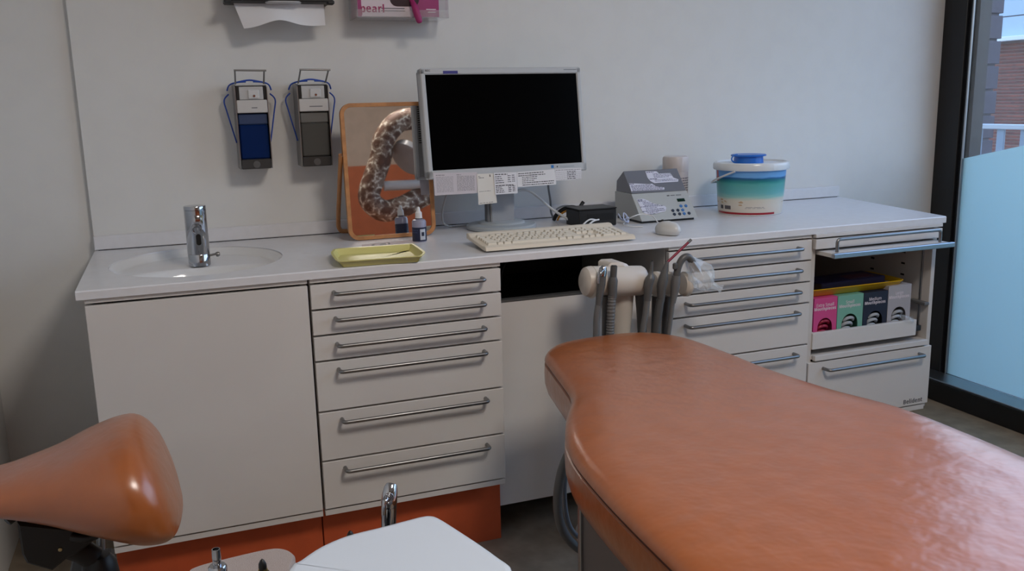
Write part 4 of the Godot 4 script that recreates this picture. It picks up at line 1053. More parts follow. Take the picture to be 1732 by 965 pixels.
# ------------------------------------------------------------------ monitor with notes taped below
func build_monitor() -> void:
	var yaw := 0.068; var t := 0.125
	var ctr := Vector3(1.174, 1.165, -0.40)
	var r := Vector3(cos(yaw), 0, -sin(yaw)); var n0 := Vector3(sin(yaw), 0, cos(yaw))
	var u := Vector3.UP * cos(t) - n0 * sin(t); var n := n0 * cos(t) + Vector3.UP * sin(t)
	var at := Vector3(1.172, H, -0.465)
	var root := thing("monitor", "silver-grey flat computer monitor with a dark screen on a round foot", "monitor", at)
	var X := Transform3D(Basis(r, u, n), ctr - at)
	var w := 0.497; var h := 0.276
	var bz := MB.new()
	bz.box(Vector3(0, h / 2 + 0.0095, -0.012), Vector3(w + 0.030, 0.019, 0.030), 0.003, X)
	bz.box(Vector3(0, -h / 2 - 0.0125, -0.012), Vector3(w + 0.030, 0.025, 0.030), 0.003, X)
	for s in [-1, 1]: bz.box(Vector3(s * (w / 2 + 0.0075), -0.003, -0.012), Vector3(0.015, h + 0.042, 0.030), 0.003, X)
	var b := part("bezel", bz, "bezel", root)
	part("screen", MB.new().box(Vector3(0, 0, -0.006), Vector3(w + 0.002, h + 0.002, 0.010), 0.0, X), "screen", root)
	var bk := part("back_shell", MB.new().box(Vector3(0, -0.002, -0.034), Vector3(w + 0.026, h + 0.036, 0.020), 0.005, X).box(Vector3(0, -0.005, -0.058), Vector3(w - 0.06, h - 0.05, 0.034), 0.014, X), "monitor_back", root)
	for k in 26:
		part("vent_slot", MB.new().box(Vector3(-w / 2 + 0.005, 0.115 - k * 0.0066, -0.0445), Vector3(0.018, 0.0028, 0.0012), 0.0, X), "gap", bk)
	var xb := X * Transform3D(Basis.IDENTITY, Vector3(0, 0, 0.0032))
	lettering("lettering", "NEC", 0.0085, "ink_grey", b, xb * Transform3D(Basis.IDENTITY, Vector3(-w / 2 + 0.008, h / 2 + 0.011, 0)), true)
	part("small_print", MB.new().box(Vector3(w / 2 - 0.022, h / 2 + 0.011, 0.0034), Vector3(0.045, 0.0025, 0.0004), 0.0, X), mat(Color(0.5, 0.52, 0.54), 0.5), b)
	part("sticker", MB.new().box(Vector3(-w / 2 + 0.078, h / 2 + 0.006, 0.0034), Vector3(0.046, 0.0085, 0.0006), 0.0, X), mat(Color(0.16, 0.15, 0.48), 0.5), b, "violet sticker")
	part("sticker", MB.new().box(Vector3(w / 2 - 0.107, -h / 2 - 0.008, 0.0034), Vector3(0.009, 0.009, 0.0006), 0.0, X), mat(Color(0.10, 0.45, 0.72), 0.5), b, "small blue sticker")
	part("button", MB.new().box(Vector3(w / 2 - 0.090, -h / 2 - 0.009, 0.0034), Vector3(0.004, 0.004, 0.001), 0.0005, X), "dark", b)
	part("button_strip", MB.new().box(Vector3(w / 2 - 0.055, -h / 2 - 0.009, 0.0034), Vector3(0.05, 0.005, 0.001), 0.0005, X), mat(Color(0.66, 0.68, 0.70), 0.3), b)
	# stand
	part("neck", MB.new().box(Vector3(0.0, 0.125, 0.0), Vector3(0.082, 0.23, 0.032), 0.004, Transform3D(Basis(Vector3.UP, yaw), Vector3.ZERO)), "monitor_back", root)
	part("neck_side", MB.new().box(Vector3(-0.045, 0.125, -0.004), Vector3(0.010, 0.22, 0.026), 0.003, Transform3D(Basis(Vector3.UP, yaw), Vector3.ZERO)), mat(Color(0.45, 0.46, 0.48), 0.5), root)
	part("hinge", MB.new().box(Vector3(0.0, 0.31, -0.008), Vector3(0.10, 0.14, 0.03), 0.004, Transform3D(Basis(Vector3.UP, yaw), Vector3.ZERO)), "monitor_back", root)
	part("foot", MB.new().lathe([Vector2(0, 0), Vector2(0.106, 0), Vector2(0.110, 0.003), Vector2(0.110, 0.011), Vector2(0.106, 0.015), Vector2(0.075, 0.018), Vector2(0.072, 0.022), Vector2(0.066, 0.024), Vector2(0, 0.024)], 56), mat(Color(0.66, 0.69, 0.71), 0.35), root)
	# taped notes
	var dk := Color(0.16, 0.16, 0.18)
	var i1 := blank(256, 128, Color(0.80, 0.78, 0.80))
	var rows := []
	rows.append([14, 12, 50, 4]); rows.append([134, 12, 26, 4])
	for k in 13:
		rows.append([14, 24 + k * 7, 100, 2]); rows.append([136, 22 + k * 7, 104, 3])
	print_rows(i1, rows, Color(0.52, 0.51, 0.53), 5)
	var i2 := blank(96, 160, Color(0.88, 0.87, 0.84))
	print_rows(i2, [[8, 12, 10, 4], [8, 20, 32, 3], [72, 6, 6, 12], [8, 92, 60, 2], [6, 152, 70, 2]], Color(0.35, 0.34, 0.33), 6)
	var i3 := blank(128, 128, Color(0.88, 0.88, 0.90))
	rows = [[6, 8, 70, 5], [6, 74, 100, 5]]
	for k in 4:
		rows.append([6, 22 + k * 12, 34 + 6 * k, 4]); rows.append([76, 18 + k * 12, 18, 4]); rows.append([100, 16 + k * 12, 16, 4])
		rows.append([6, 84 + k * 10, 34 + 5 * k, 4]); rows.append([76, 82 + k * 10, 18, 4]); rows.append([100, 80 + k * 10, 16, 4])
	print_rows(i3, rows, dk, 7)
	var i4 := blank(256, 100, Color(0.89, 0.89, 0.90))
	print_rows(i4, [[8, 10, 170, 5], [8, 24, 180, 5], [32, 36, 100, 4], [32, 48, 96, 4], [32, 60, 80, 4], [32, 72, 210, 5], [32, 86, 205, 5]], dk, 8)
	var i5 := blank(160, 72, Color(0.86, 0.86, 0.88))
	rows = [[4, 8, 150, 3]]
	for k in 5:
		rows.append([72, 18 + k * 11, 52, 6]); rows.append([4, 24 + k * 11, 66, 1]); rows.append([124, 26 + k * 11, 32, 1])
	print_rows(i5, rows, Color(0.42, 0.42, 0.44), 9)
	var z := -0.3605
	var notes := [
		[i1, [[732.9, 292.5], [807, 290.8], [807.4, 326.3], [735.5, 330.6]], 0.0, "wide grey printed table taped below the monitor's left end"],
		[i2, [[806.5, 294], [834.2, 292.9], [840.6, 342.7], [809.5, 346.2]], 0.001, "long cream note slip hanging lowest under the monitor"],
		[i3, [[835.1, 292.2], [873.7, 290.8], [875.8, 326.3], [837.7, 328.9]], 0.003, "square white price list taped beside the long cream slip"],
		[i4, [[874, 290.8], [938.1, 285.9], [941.1, 311.6], [875.8, 316.4]], 0.0, "wide white note with bold print lines below the monitor"],
		[i5, [[939, 285.2], [983.2, 283.5], [983.7, 302], [939.9, 305.5]], -0.003, "small grey ruled table taped at the monitor's right corner"]]
	for q in notes:
		var c := []
		for p in q[1]: c.push_back(pz(p[0], p[1], z + q[2]))
		var o: Vector3 = c[0]
		solo("taped_note", MB.new().sheet(c[0] - o, c[1] - o, c[2] - o, c[3] - o, 0.0004), printed(q[0], 0.7), q[3], "note", o, "notes taped below the monitor")

# ------------------------------------------------------------------ wooden table mirror
func build_mirror() -> void:
	var t := deg_to_rad(4.5)
	var at := Vector3(0.8145, H + 0.001, -0.432)
	var root := thing("table_mirror", "rounded wooden framed table mirror leaning on its bentwood stand", "mirror", at)
	var X := Transform3D(Basis(Vector3.RIGHT, Vector3(0, cos(t), -sin(t)), Vector3(0, sin(t), cos(t))), Vector3.ZERO)
	var w := 0.264; var h := 0.396
	var outer := rrect(w, h, 0.032, 8)
	var C := X * Transform3D(Basis.IDENTITY, Vector3(0, h / 2, 0))
	# frame: an extruded ring
	var m := MB.new()
	m.begin()
	var inner := rrect(w - 0.022, h - 0.022, 0.022, 8)
	var no := outer.size()
	for i in no:
		var j := (i + 1) % no
		var a := outer[i]; var b := outer[j]; var c := inner[i]; var d := inner[j]
		m.quad(C * Vector3(a.x, a.y, 0.009), C * Vector3(b.x, b.y, 0.009), C * Vector3(d.x, d.y, 0.009), C * Vector3(c.x, c.y, 0.009), -1)
		m.quad(C * Vector3(a.x, a.y, -0.009), C * Vector3(c.x, c.y, -0.009), C * Vector3(d.x, d.y, -0.009), C * Vector3(b.x, b.y, -0.009), -1)
		m.quad(C * Vector3(a.x, a.y, -0.009), C * Vector3(b.x, b.y, -0.009), C * Vector3(b.x, b.y, 0.009), C * Vector3(a.x, a.y, 0.009), 5)
		m.quad(C * Vector3(c.x, c.y, 0.009), C * Vector3(d.x, d.y, 0.009), C * Vector3(d.x, d.y, -0.009), C * Vector3(c.x, c.y, -0.009), 6)
	m.done()
	part("frame", m, "wood", root)
	part("mirror_glass", MB.new().pad(rrect(w - 0.020, h - 0.020, 0.023, 8), [Vector2(0, 0), Vector2(0, 0.003)], C * Transform3D(Basis.IDENTITY, Vector3(0, 0, 0.001)), false), "mirror", root)
	part("back_board", MB.new().pad(rrect(w - 0.020, h - 0.020, 0.023, 8), [Vector2(0, 0), Vector2(0, 0.004)], C * Transform3D(Basis.IDENTITY, Vector3(0, 0, -0.008)), false), "wood", root)
	var s := MB.new()
	s.tube(smooth_path([Vector3(-0.1375, 0.25, -0.018), Vector3(-0.1375, 0.16, -0.068), Vector3(-0.1375, 0.05, -0.128), Vector3(-0.132, 0.017, -0.146), Vector3(-0.11, 0.008, -0.151), Vector3(0, 0.0075, -0.152), Vector3(0.11, 0.008, -0.151), Vector3(0.132, 0.017, -0.146), Vector3(0.1375, 0.05, -0.128), Vector3(0.1375, 0.16, -0.068), Vector3(0.1375, 0.25, -0.018)], 5), 0.0068, 10)
	part("stand", s, "wood", root)
	for k in [-1, 1]:
		part("pivot", MB.new().tube([Vector3(k * 0.128, 0.246, -0.018), Vector3(k * 0.140, 0.246, -0.018)], 0.004, 10), "steel", root)

# ------------------------------------------------------------------ things on the worktop
func build_worktop_items() -> void:
	# yellow tray
	var c := []
	var o := py(640, 428, H)
	for p in [[572, 420], [640, 415.5], [690, 412], [699, 412], [706, 416], [717, 424], [719, 427], [715, 431], [706, 433], [640, 437.5], [583, 441.5], [571, 441], [565, 436], [560, 428], [562, 424]]:
		var q := py(p[0], p[1], H + 0.018) - o
		c.push_back(Vector2(q.x, q.z))
	var poly := smooth_loop2(c, 3)
	solo("yellow_tray", MB.new().pad(poly, [Vector2(0.017, 0.0005), Vector2(0.014, 0.0012), Vector2(0.004, 0.0150), Vector2(0.0, 0.0165), Vector2(0.0, 0.0185), Vector2(0.006, 0.0180), Vector2(0.016, 0.0035), Vector2(0.018, 0.0025)], lay(Vector3.ZERO)), "yellow", "pale yellow plastic instrument tray lying in front of the mirror", "tray", o)
	# paper strip lying before the mirror
	var si := blank(128, 16, Color(0.82, 0.76, 0.75))
	print_rows(si, [[22, 4, 6, 8], [40, 3, 24, 9]], Color(0.1, 0.1, 0.1), 4)
	var s0 := py(607, 417, H)
	var a := py(612, 413.5, H + 0.001) - s0; var b := py(703, 404.5, H + 0.001) - s0; var d := py(708, 410, H + 0.001) - s0; var e := py(612, 418, H + 0.001) - s0
	solo("paper_strip", MB.new().sheet(a, b, d, e, 0.0005), printed(si), "narrow pinkish paper strip lying between mirror and yellow tray", "paper strip", s0)
	# dropper bottle
	var bo := thing("dropper_bottle", "small dropper bottle with a dark blue label and white cap", "bottle", py(710, 408, H))
	part("body", MB.new().lathe([Vector2(0, 0), Vector2(0.0195, 0), Vector2(0.0205, 0.002), Vector2(0.0205, 0.058), Vector2(0.018, 0.063), Vector2(0.011, 0.0655), Vector2(0.011, 0.068), Vector2(0, 0.068)], 30), mat(Color(0.58, 0.58, 0.66), 0.3), bo)
	var li := blank(256, 64, Color(0.10, 0.13, 0.25))
	li.fill_rect(Rect2i(112, 8, 34, 50), Color(0.75, 0.77, 0.80))
	li.fill_rect(Rect2i(120, 22, 18, 18), Color(0.16, 0.17, 0.24))
	print_rows(li, [[150, 10, 60, 3], [150, 18, 60, 3], [150, 26, 60, 3], [150, 34, 60, 3], [40, 12, 60, 3], [40, 22, 60, 3]], Color(0.25, 0.3, 0.45), 3)
	var lm := MB.new()
	lm.lathe([Vector2(0.0208, 0.043), Vector2(0.0208, 0.003)], 30, Transform3D(Basis(Vector3.UP, PI + 0.24), Vector3.ZERO), false)
	part("label", lm, printed(li, 0.4), bo, "dark blue label")
	part("cap", MB.new().lathe([Vector2(0, 0.068), Vector2(0.0105, 0.068), Vector2(0.0105, 0.0705), Vector2(0.0098, 0.071), Vector2(0.0095, 0.084), Vector2(0.0055, 0.089), Vector2(0.0040, 0.0985), Vector2(0.0025, 0.1005), Vector2(0, 0.101)], 24), "white", bo)
	part("collar_ring", MB.new().lathe([Vector2(0, 0.0662), Vector2(0.0112, 0.0662), Vector2(0.0112, 0.0682), Vector2(0, 0.0682)], 24), "dark", bo)
	build_keyboard()
	# mouse
	var mo := thing("mouse", "rounded white computer mouse beside the keyboard", "mouse", Vector3(1.553, H, -0.095), "", 0.15)
	var mr := []
	for i in 13:
		var f := float(i) / 12
		var ring := PackedVector3Array()
		var k := (0.90 + 0.4 * f) if f < 0.25 else sqrt(maxf(1.0 - pow((f - 0.25) / 0.75, 2.2), 0.0008))
		for j in 32:
			var an := TAU * j / 32
			ring.push_back(Vector3(cos(an) * 0.031 * (0.9 + 0.1 * cos(an * 2)) * k, 0.002 + f * 0.038, sin(an) * 0.050 * k + 0.006 * f))
		mr.push_back(ring)
	part("shell", MB.new().loft(mr), mat(Color(0.80, 0.80, 0.79), 0.3), mo)
	part("wheel", MB.new().lathe([Vector2(0, -0.003), Vector2(0.008, -0.003), Vector2(0.009, 0), Vector2(0.008, 0.003), Vector2(0, 0.003)], 16, along(Vector3(0, 0.0325, -0.022), Vector3(1, 0, 0))), "dark", mo)
	var mc0 := Vector3(1.56, H, -0.16)
	part("cord", MB.new().tube(smooth_path([Vector3(1.563, H + 0.014, -0.148) - mc0, pz(1112, 375, -0.20) - mc0, pz(1103, 365, -0.25) - mc0, pz(1085, 362, -0.27) - mc0, pz(1068, 367, -0.27) - mc0, py(1059, 374, H + 0.006) - mc0, py(1055, 380, H + 0.004) - mc0, py(1068, 383, H + 0.003) - mc0, py(1087, 383, H + 0.003) - mc0]), 0.0018, 8), "white", mo).global_transform = Transform3D(Basis.IDENTITY, mc0)
	var bun := py(1056, 378, H)
	solo("cord_bundle", MB.new().tube(smooth_path([Vector3(-0.012, 0.030, -0.02), Vector3(-0.006, 0.012, 0.0), Vector3(0.004, 0.022, 0.01), Vector3(-0.002, 0.034, 0.0), Vector3(-0.008, 0.016, 0.012), Vector3(0.006, 0.006, 0.014), Vector3(0.012, 0.020, 0.004), Vector3(0.0, 0.006, 0.016)]), 0.0026, 8), mat(Color(0.72, 0.76, 0.86), 0.3), "bluish white tangle of tied cord beside the black box", "cord", bun)
	build_device()
	# white bottle behind the device
	var j := thing("pump_bottle", "white plastic bottle with grey print behind the sealing device", "bottle", Vector3(1.842, H, -0.535))
	part("body", MB.new().lathe([Vector2(0, 0), Vector2(0.042, 0), Vector2(0.0435, 0.003), Vector2(0.0435, 0.142), Vector2(0.0445, 0.145), Vector2(0.0445, 0.186), Vector2(0.042, 0.192), Vector2(0.036, 0.194), Vector2(0, 0.194)], 40), mat(Color(0.80, 0.77, 0.76), 0.35), j)
	var pi := blank(256, 96, Color(0.80, 0.77, 0.76))
	var prow := []
	for k in 6: prow.append([30, 18 + k * 8, 196, 3])
	print_rows(pi, prow, Color(0.40, 0.38, 0.40), 14)
	pi.fill_rect(Rect2i(196, 70, 10, 24), Color(0.30, 0.30, 0.33))
	part("label", MB.new().lathe([Vector2(0.0438, 0.14), Vector2(0.0438, 0.04)], 40, Transform3D(Basis(Vector3.UP, PI - 0.55), Vector3.ZERO), false), printed(pi, 0.5), j)
	build_bucket()

func build_keyboard() -> void:
	var k := thing("keyboard", "cream full-size computer keyboard at the worktop edge", "keyboard", Vector3(0.970, H + 0.001, -0.034), "", -0.006)
	var w := 0.444; var dp := 0.168
	# side profile: low front, raised back
	var prof := PackedVector2Array([Vector2(0, 0.004), Vector2(0.002, 0.013), Vector2(0.012, 0.0165), Vector2(0.030, 0.0145), Vector2(0.135, 0.0235), Vector2(0.150, 0.031), Vector2(0.165, 0.032), Vector2(dp, 0.028), Vector2(dp, 0.016), Vector2(0.02, 0.003)])
	part("case", MB.new().pad(prof, [Vector2(0.0015, 0.0), Vector2(0, 0.0015), Vector2(0, w - 0.0015), Vector2(0.0015, w)], Transform3D(Basis(Vector3(0, 0, -1), Vector3(0, 1, 0), Vector3(1, 0, 0)), Vector3.ZERO), false), "beigeplastic", k)
	for s in [0.03, w - 0.03]:
		part("foot", MB.new().box(Vector3(s, 0.009, -dp + 0.016), Vector3(0.02, 0.018, 0.008), 0.001), "beigeplastic", k)
	var u := 0.01845
	var slope := atan2(0.009, 0.105)
	var pitch := u
	var rows := [
		[[1.5, 1, 1.25, 7.5, 1.25, 1, 1.5], [1, 1, 1], [2, 1]],
		[[2.25, 1, 1, 1, 1, 1, 1, 1, 1, 1, 1, 2.75], [-1, 1], [1, 1, 1]],
		[[1.75, 1, 1, 1, 1, 1, 1, 1, 1, 1, 1, 1, 2.25], [], [1, 1, 1]],
		[[1.5, 1, 1, 1, 1, 1, 1, 1, 1, 1, 1, 1, 1, 1.5], [1, 1, 1], [1, 1, 1]],
		[[1, 1, 1, 1, 1, 1, 1, 1, 1, 1, 1, 1, 1, 2], [1, 1, 1], [1, 1, 1, 1]],
		[[1, -1, 1, 1, 1, 1, -0.5, 1, 1, 1, 1, -0.5, 1, 1, 1, 1], [1, 1, 1], []]]
	var cache := {}
	var km := mat(Color(0.86, 0.83, 0.77), 0.5)
	var add := func(x: float, wu: float, z: float, hu: float) -> void:
		var id := "%.2f_%.1f" % [wu, hu]
		if not cache.has(id):
			var kw := wu * u - 0.0030; var kd := hu * pitch - 0.0032
			var mb := MB.new()
			mb.pad(PackedVector2Array([Vector2(-kw / 2, -kd / 2), Vector2(kw / 2, -kd / 2), Vector2(kw / 2, kd / 2), Vector2(-kw / 2, kd / 2)]), [Vector2(-0.0008, 0), Vector2(0.0012, 0.0062), Vector2(0.0018, 0.0068)], lay(Vector3.ZERO), false)
			cache[id] = mb.mesh()
		var o := part("key", cache[id], km, k)
		var zz := -z
		o.position = Vector3(x + wu * u / 2, 0.0142 + (z - 0.030) * 0.0857, zz)
		o.rotation.x = slope
	for ri in 6:
		var z: float = 0.034 + ri * 0.0172 + (0.006 if ri == 5 else 0.0)
		var x := 0.0145
		for sec in 3:
			x = 0.0145 + [0.0, 15.25, 18.5][sec] * u
			for wu in rows[ri][sec]:
				if wu > 0: add.call(x, wu, z, 0.93)
				x += absf(wu) * u
	for z in [0.034 + 0.0086, 0.034 + 2.5 * 0.0172]:
		add.call(0.0145 + 21.5 * u, 1.0, z, 1.86)

func build_device() -> void:
	var at := Vector3(1.594, H, -0.322)
	var d := thing("sealing_device", "grey sloping console with smoked hood, taped notes and round buttons", "device", at)
	var w := 0.206
	var side := Transform3D(Basis(Vector3(0, 0, -1), Vector3(0, 1, 0), Vector3(1, 0, 0)), Vector3.ZERO)
	var f := 0.54   # share of the slope that is control panel
	var top := Vector2(0.130, 0.158); var bot := Vector2(0.0, 0.008)
	var mid := bot.lerp(top, f)
	part("case", MB.new().pad(PackedVector2Array([bot, mid, Vector2(0.185, mid.y), Vector2(0.185, 0.008)]), [Vector2(0.001, 0), Vector2(0, 0.001), Vector2(0, w - 0.001), Vector2(0.001, w)], side, false), mat(Color(0.70, 0.71, 0.70), 0.4), d)
	part("hood", MB.new().pad(PackedVector2Array([mid + Vector2(0.001, 0.001), top, Vector2(0.176, 0.125), Vector2(0.180, mid.y + 0.001)]), [Vector2(0.001, 0.002), Vector2(0, 0.003), Vector2(0, w - 0.003), Vector2(0.001, w - 0.002)], side, false), mat(Color(0.46, 0.47, 0.50), 0.12), d, "smoked grey hood")
	part("base", MB.new().box(Vector3(w / 2, 0.004, -0.095), Vector3(w - 0.012, 0.008, 0.165), 0.001), "black", d)
	var n := Vector3(0, 0.130, 0.150).normalized()
	var P0 := at + Vector3(0, bot.y, 0)
	var S := func(x: float, y: float, lift: float) -> Vector3:
		var v := ray(x, y)
		var q := P0 + n * lift
		return CAM + v * ((q - CAM).dot(n) / v.dot(n)) - at
	var B := Basis(Vector3.RIGHT, Vector3(0, 0.150, -0.130).normalized(), n)
	# control panel plate, display and keys (photo pixels)
	var cols := {"b": Color(0.25, 0.45, 0.68), "k": Color(0.16, 0.19, 0.25)}
	for q in [[1151.7, 348.3, "b"], [1160, 348, "b"], [1138, 356, "k"], [1146.6, 355.5, "k"], [1154.7, 355, "b"], [1140.7, 362.3, "k"], [1149.5, 361.7, "k"], [1157.2, 361.1, "b"], [1165.4, 360.4, "k"]]:
		part("button", MB.new().lathe([Vector2(0, 0), Vector2(0.0056, 0), Vector2(0.0052, 0.0018), Vector2(0, 0.002)], 18, along(S.call(q[0], q[1], 0.0), n)), mat(cols[q[2]], 0.4), d)
	part("display", MB.new().box(Vector3.ZERO, Vector3(0.028, 0.012, 0.0015), 0.0003, Transform3D(B, S.call(1151.8, 338, 0.0005))), mat(Color(0.02, 0.16, 0.10), 0.2), d, "green display")
	part("print", MB.new().box(Vector3(-0.020, 0, 0), Vector3(0.009, 0.004, 0.0006), 0.0, Transform3D(B, S.call(1139, 330, 0.0003))).box(Vector3(-0.003, 0, 0), Vector3(0.016, 0.0022, 0.0006), 0.0, Transform3D(B, S.call(1139, 330, 0.0003))).box(Vector3(0.019, 0, 0), Vector3(0.020, 0.0022, 0.0006), 0.0, Transform3D(B, S.call(1139, 330, 0.0003))), "ink_grey", d)
	# cut-out paper notes stuck on
	var ink := Color(0.33, 0.33, 0.42)
	var ia := blank(200, 96, Color(0.84, 0.84, 0.89))
	print_rows(ia, [[6, 6, 50, 6], [44, 20, 120, 4], [44, 30, 130, 4], [44, 40, 130, 4], [44, 50, 100, 4], [10, 60, 50, 6], [40, 70, 120, 4], [40, 80, 150, 4]], ink, 20)
	var ib := blank(220, 64, Color(0.84, 0.84, 0.89))
	print_rows(ib, [[4, 4, 30, 5], [8, 16, 130, 4], [8, 24, 150, 4], [8, 32, 160, 4], [8, 40, 190, 4], [8, 48, 200, 4], [8, 56, 200, 4]], ink, 21)
	var ic := blank(200, 110, Color(0.82, 0.82, 0.87))
	print_rows(ic, [[4, 4, 36, 7], [4, 14, 60, 4], [34, 24, 60, 4], [34, 34, 80, 4], [40, 44, 110, 4], [4, 52, 190, 4], [40, 62, 90, 4], [40, 72, 140, 4], [4, 82, 180, 5], [40, 92, 90, 4], [40, 102, 60, 4]], ink, 22)
	var notes := [
		[ia, [[1091.5, 289.5], [1110, 289.5], [1115, 293], [1134, 292.5], [1139, 300], [1147.5, 303], [1147, 307], [1107, 309.5], [1100, 306], [1095, 300]], "white cut-out note on the upper right of the smoked hood"],
		[ib, [[1064, 310], [1072, 310], [1096, 311], [1103, 310.5], [1110, 315], [1124, 317], [1123.5, 320.5], [1068, 323.5], [1066, 317]], "white cut-out note along the lower edge of the smoked hood"],
		[ic, [[1077, 337], [1088, 336], [1096, 339], [1105, 344], [1125, 348], [1127, 351], [1126, 357], [1113, 360], [1096, 363.5], [1087, 358], [1083, 350]], "white cut-out note on the grey control panel"]]
	for q in notes:
		var pts := PackedVector2Array()
		var lo := Vector2(1e9, 1e9); var hi := Vector2(-1e9, -1e9)
		var org: Vector3 = S.call(q[1][0][0], q[1][0][1], 0.0012)
		for p in q[1]:
			var v: Vector3 = S.call(p[0], p[1], 0.0012) - org
			var l := Vector2(v.dot(B.x), v.dot(B.y))
			pts.push_back(l); lo = lo.min(l); hi = hi.max(l)
		var mb := MB.new()
		var ids := Geometry2D.triangulate_polygon(pts)
		for i in range(0, ids.size(), 3):
			var t := [pts[ids[i]], pts[ids[i + 1]], pts[ids[i + 2]]]
			if (t[1] - t[0]).cross(t[2] - t[0]) > 0: t = [t[0], t[2], t[1]]
			var uvs := []
			for v in t: uvs.push_back(Vector2((v.x - lo.x) / (hi.x - lo.x), 1.0 - (v.y - lo.y) / (hi.y - lo.y)))
			mb.tri(B * Vector3(t[0].x, t[0].y, 0), B * Vector3(t[1].x, t[1].y, 0), B * Vector3(t[2].x, t[2].y, 0), -1, uvs[0], uvs[1], uvs[2])
		solo("stuck_note", mb, printed(q[0], 0.6), q[2], "note", at + org, "notes stuck on the grey device")

func build_bucket() -> void:
	var b := thing("wipes_bucket", "plastic wipes bucket with sea and sand print and a blue cap", "bucket", Vector3(2.052, H, -0.395))
	var rng := RandomNumberGenerator.new(); rng.seed = 77
	var W := 512; var Hh := 256
	var img := Image.create(W, Hh, false, Image.FORMAT_RGB8)
	var nz := FastNoiseLite.new(); nz.seed = 5; nz.frequency = 0.02
	var stops := [[0.0, Color(0.40, 0.62, 0.85)], [0.14, Color(0.42, 0.66, 0.88)], [0.17, Color(0.10, 0.32, 0.55)], [0.20, Color(0.10, 0.42, 0.50)], [0.26, Color(0.20, 0.56, 0.55)], [0.30, Color(0.32, 0.64, 0.63)], [0.5, Color(0.40, 0.69, 0.70)], [0.60, Color(0.56, 0.76, 0.73)], [0.66, Color(0.82, 0.80, 0.74)], [0.8, Color(0.84, 0.81, 0.76)], [1.0, Color(0.82, 0.79, 0.74)]]
	for y in Hh:
		for x in W:
			var v := float(y) / Hh + 0.025 * nz.get_noise_2d(x * 0.6, y * 3.0)
			var c: Color = stops[-1][1]
			for k in stops.size() - 1:
				if v < stops[k + 1][0]:
					c = stops[k][1].lerp(stops[k + 1][1], clampf((v - stops[k][0]) / (stops[k + 1][0] - stops[k][0]), 0, 1)); break
			img.set_pixel(x, y, c)
	# shells and small print on the sand (front of the bucket is the middle of the image)
	for k in 26:
		var cx := rng.randi_range(100, 420); var cy := rng.randi_range(172, 200)
		if cx > 240 and cx < 350: continue
		var rr := rng.randi_range(3, 9)
		var cc := Color(0.72, 0.58, 0.42) if k % 2 else Color(0.78, 0.68, 0.52)
		for yy in range(-rr, rr):
			for xx in range(-rr, rr):
				if xx * xx + yy * yy * 2 < rr * rr: img.set_pixel(clampi(cx + xx, 0, W - 1), clampi(cy + yy, 0, Hh - 1), cc)
	img.fill_rect(Rect2i(168, 206, 12, 22), Color(0.22, 0.22, 0.24))
	img.fill_rect(Rect2i(186, 206, 20, 22), Color(0.38, 0.36, 0.38))
	print_rows(img, [[246, 210, 46, 4], [244, 217, 50, 3]], Color(0.62, 0.6, 0.58), 3)
	img.fill_rect(Rect2i(148, 4, 14, 62), Color(0.66, 0.10, 0.16))
	img.fill_rect(Rect2i(152, 244, 172, 12), Color(0.60, 0.08, 0.14))
	var prof := [Vector2(0.116, 0.150), Vector2(0.106, 0.004)]
	part("shell", MB.new().lathe([Vector2(0, 0.003), Vector2(0.100, 0.003), Vector2(0.102, 0.0), Vector2(0.1055, 0.001), Vector2(0.1155, 0.152), Vector2(0, 0.152)], 56), mat(Color(0.84, 0.84, 0.83), 0.35), b)
	part("printed_band", MB.new().lathe([Vector2(0.1160, 0.149), Vector2(0.1062, 0.004)], 56, Transform3D(Basis(Vector3.UP, PI - 0.62), Vector3.ZERO), false), printed(img, 0.3), b, "sea and sand print")
	part("lid", MB.new().lathe([Vector2(0, 0.150), Vector2(0.118, 0.150), Vector2(0.124, 0.149), Vector2(0.126, 0.153), Vector2(0.126, 0.166), Vector2(0.123, 0.172), Vector2(0.116, 0.174), Vector2(0.112, 0.169), Vector2(0, 0.168)], 56), mat(Color(0.86, 0.88, 0.89), 0.22), b)
	var cap := part("cap", MB.new().lathe([Vector2(0, 0.168), Vector2(0.050, 0.168), Vector2(0.048, 0.190), Vector2(0.058, 0.1915), Vector2(0.059, 0.1945), Vector2(0.056, 0.197), Vector2(0, 0.198)], 44, Transform3D(Basis.IDENTITY, Vector3(-0.004, 0, -0.01))), "blue", b, "blue cap")
	var lp := []
	for i in 13:
		var a := PI * 0.5 + PI * i / 12.0
		lp.push_back(Vector3(-0.050 + cos(a) * 0.022, 0.184 + sin(a) * 0.0135, -0.01) + Vector3(-0.002, 0, 0.004))
	part("cap_strap", MB.new().tube(lp, 0.0026, 8), "blue", cap)
	# bail handle folded down to the left
	var hp := []
	for i in 21:
		var t := PI * i / 20.0
		var along_ := Vector3(-0.86, 0, 0.51).normalized()
		var out := Vector3(-0.51, 0, -0.86).normalized()
		hp.push_back(along_ * cos(t) * 0.126 + out * sin(t) * 0.130 + Vector3(0, 0.148 - 0.050 * sin(t), 0))
	part("handle", MB.new().tube(hp, 0.0032, 8), mat(Color(0.84, 0.84, 0.84), 0.4), b)

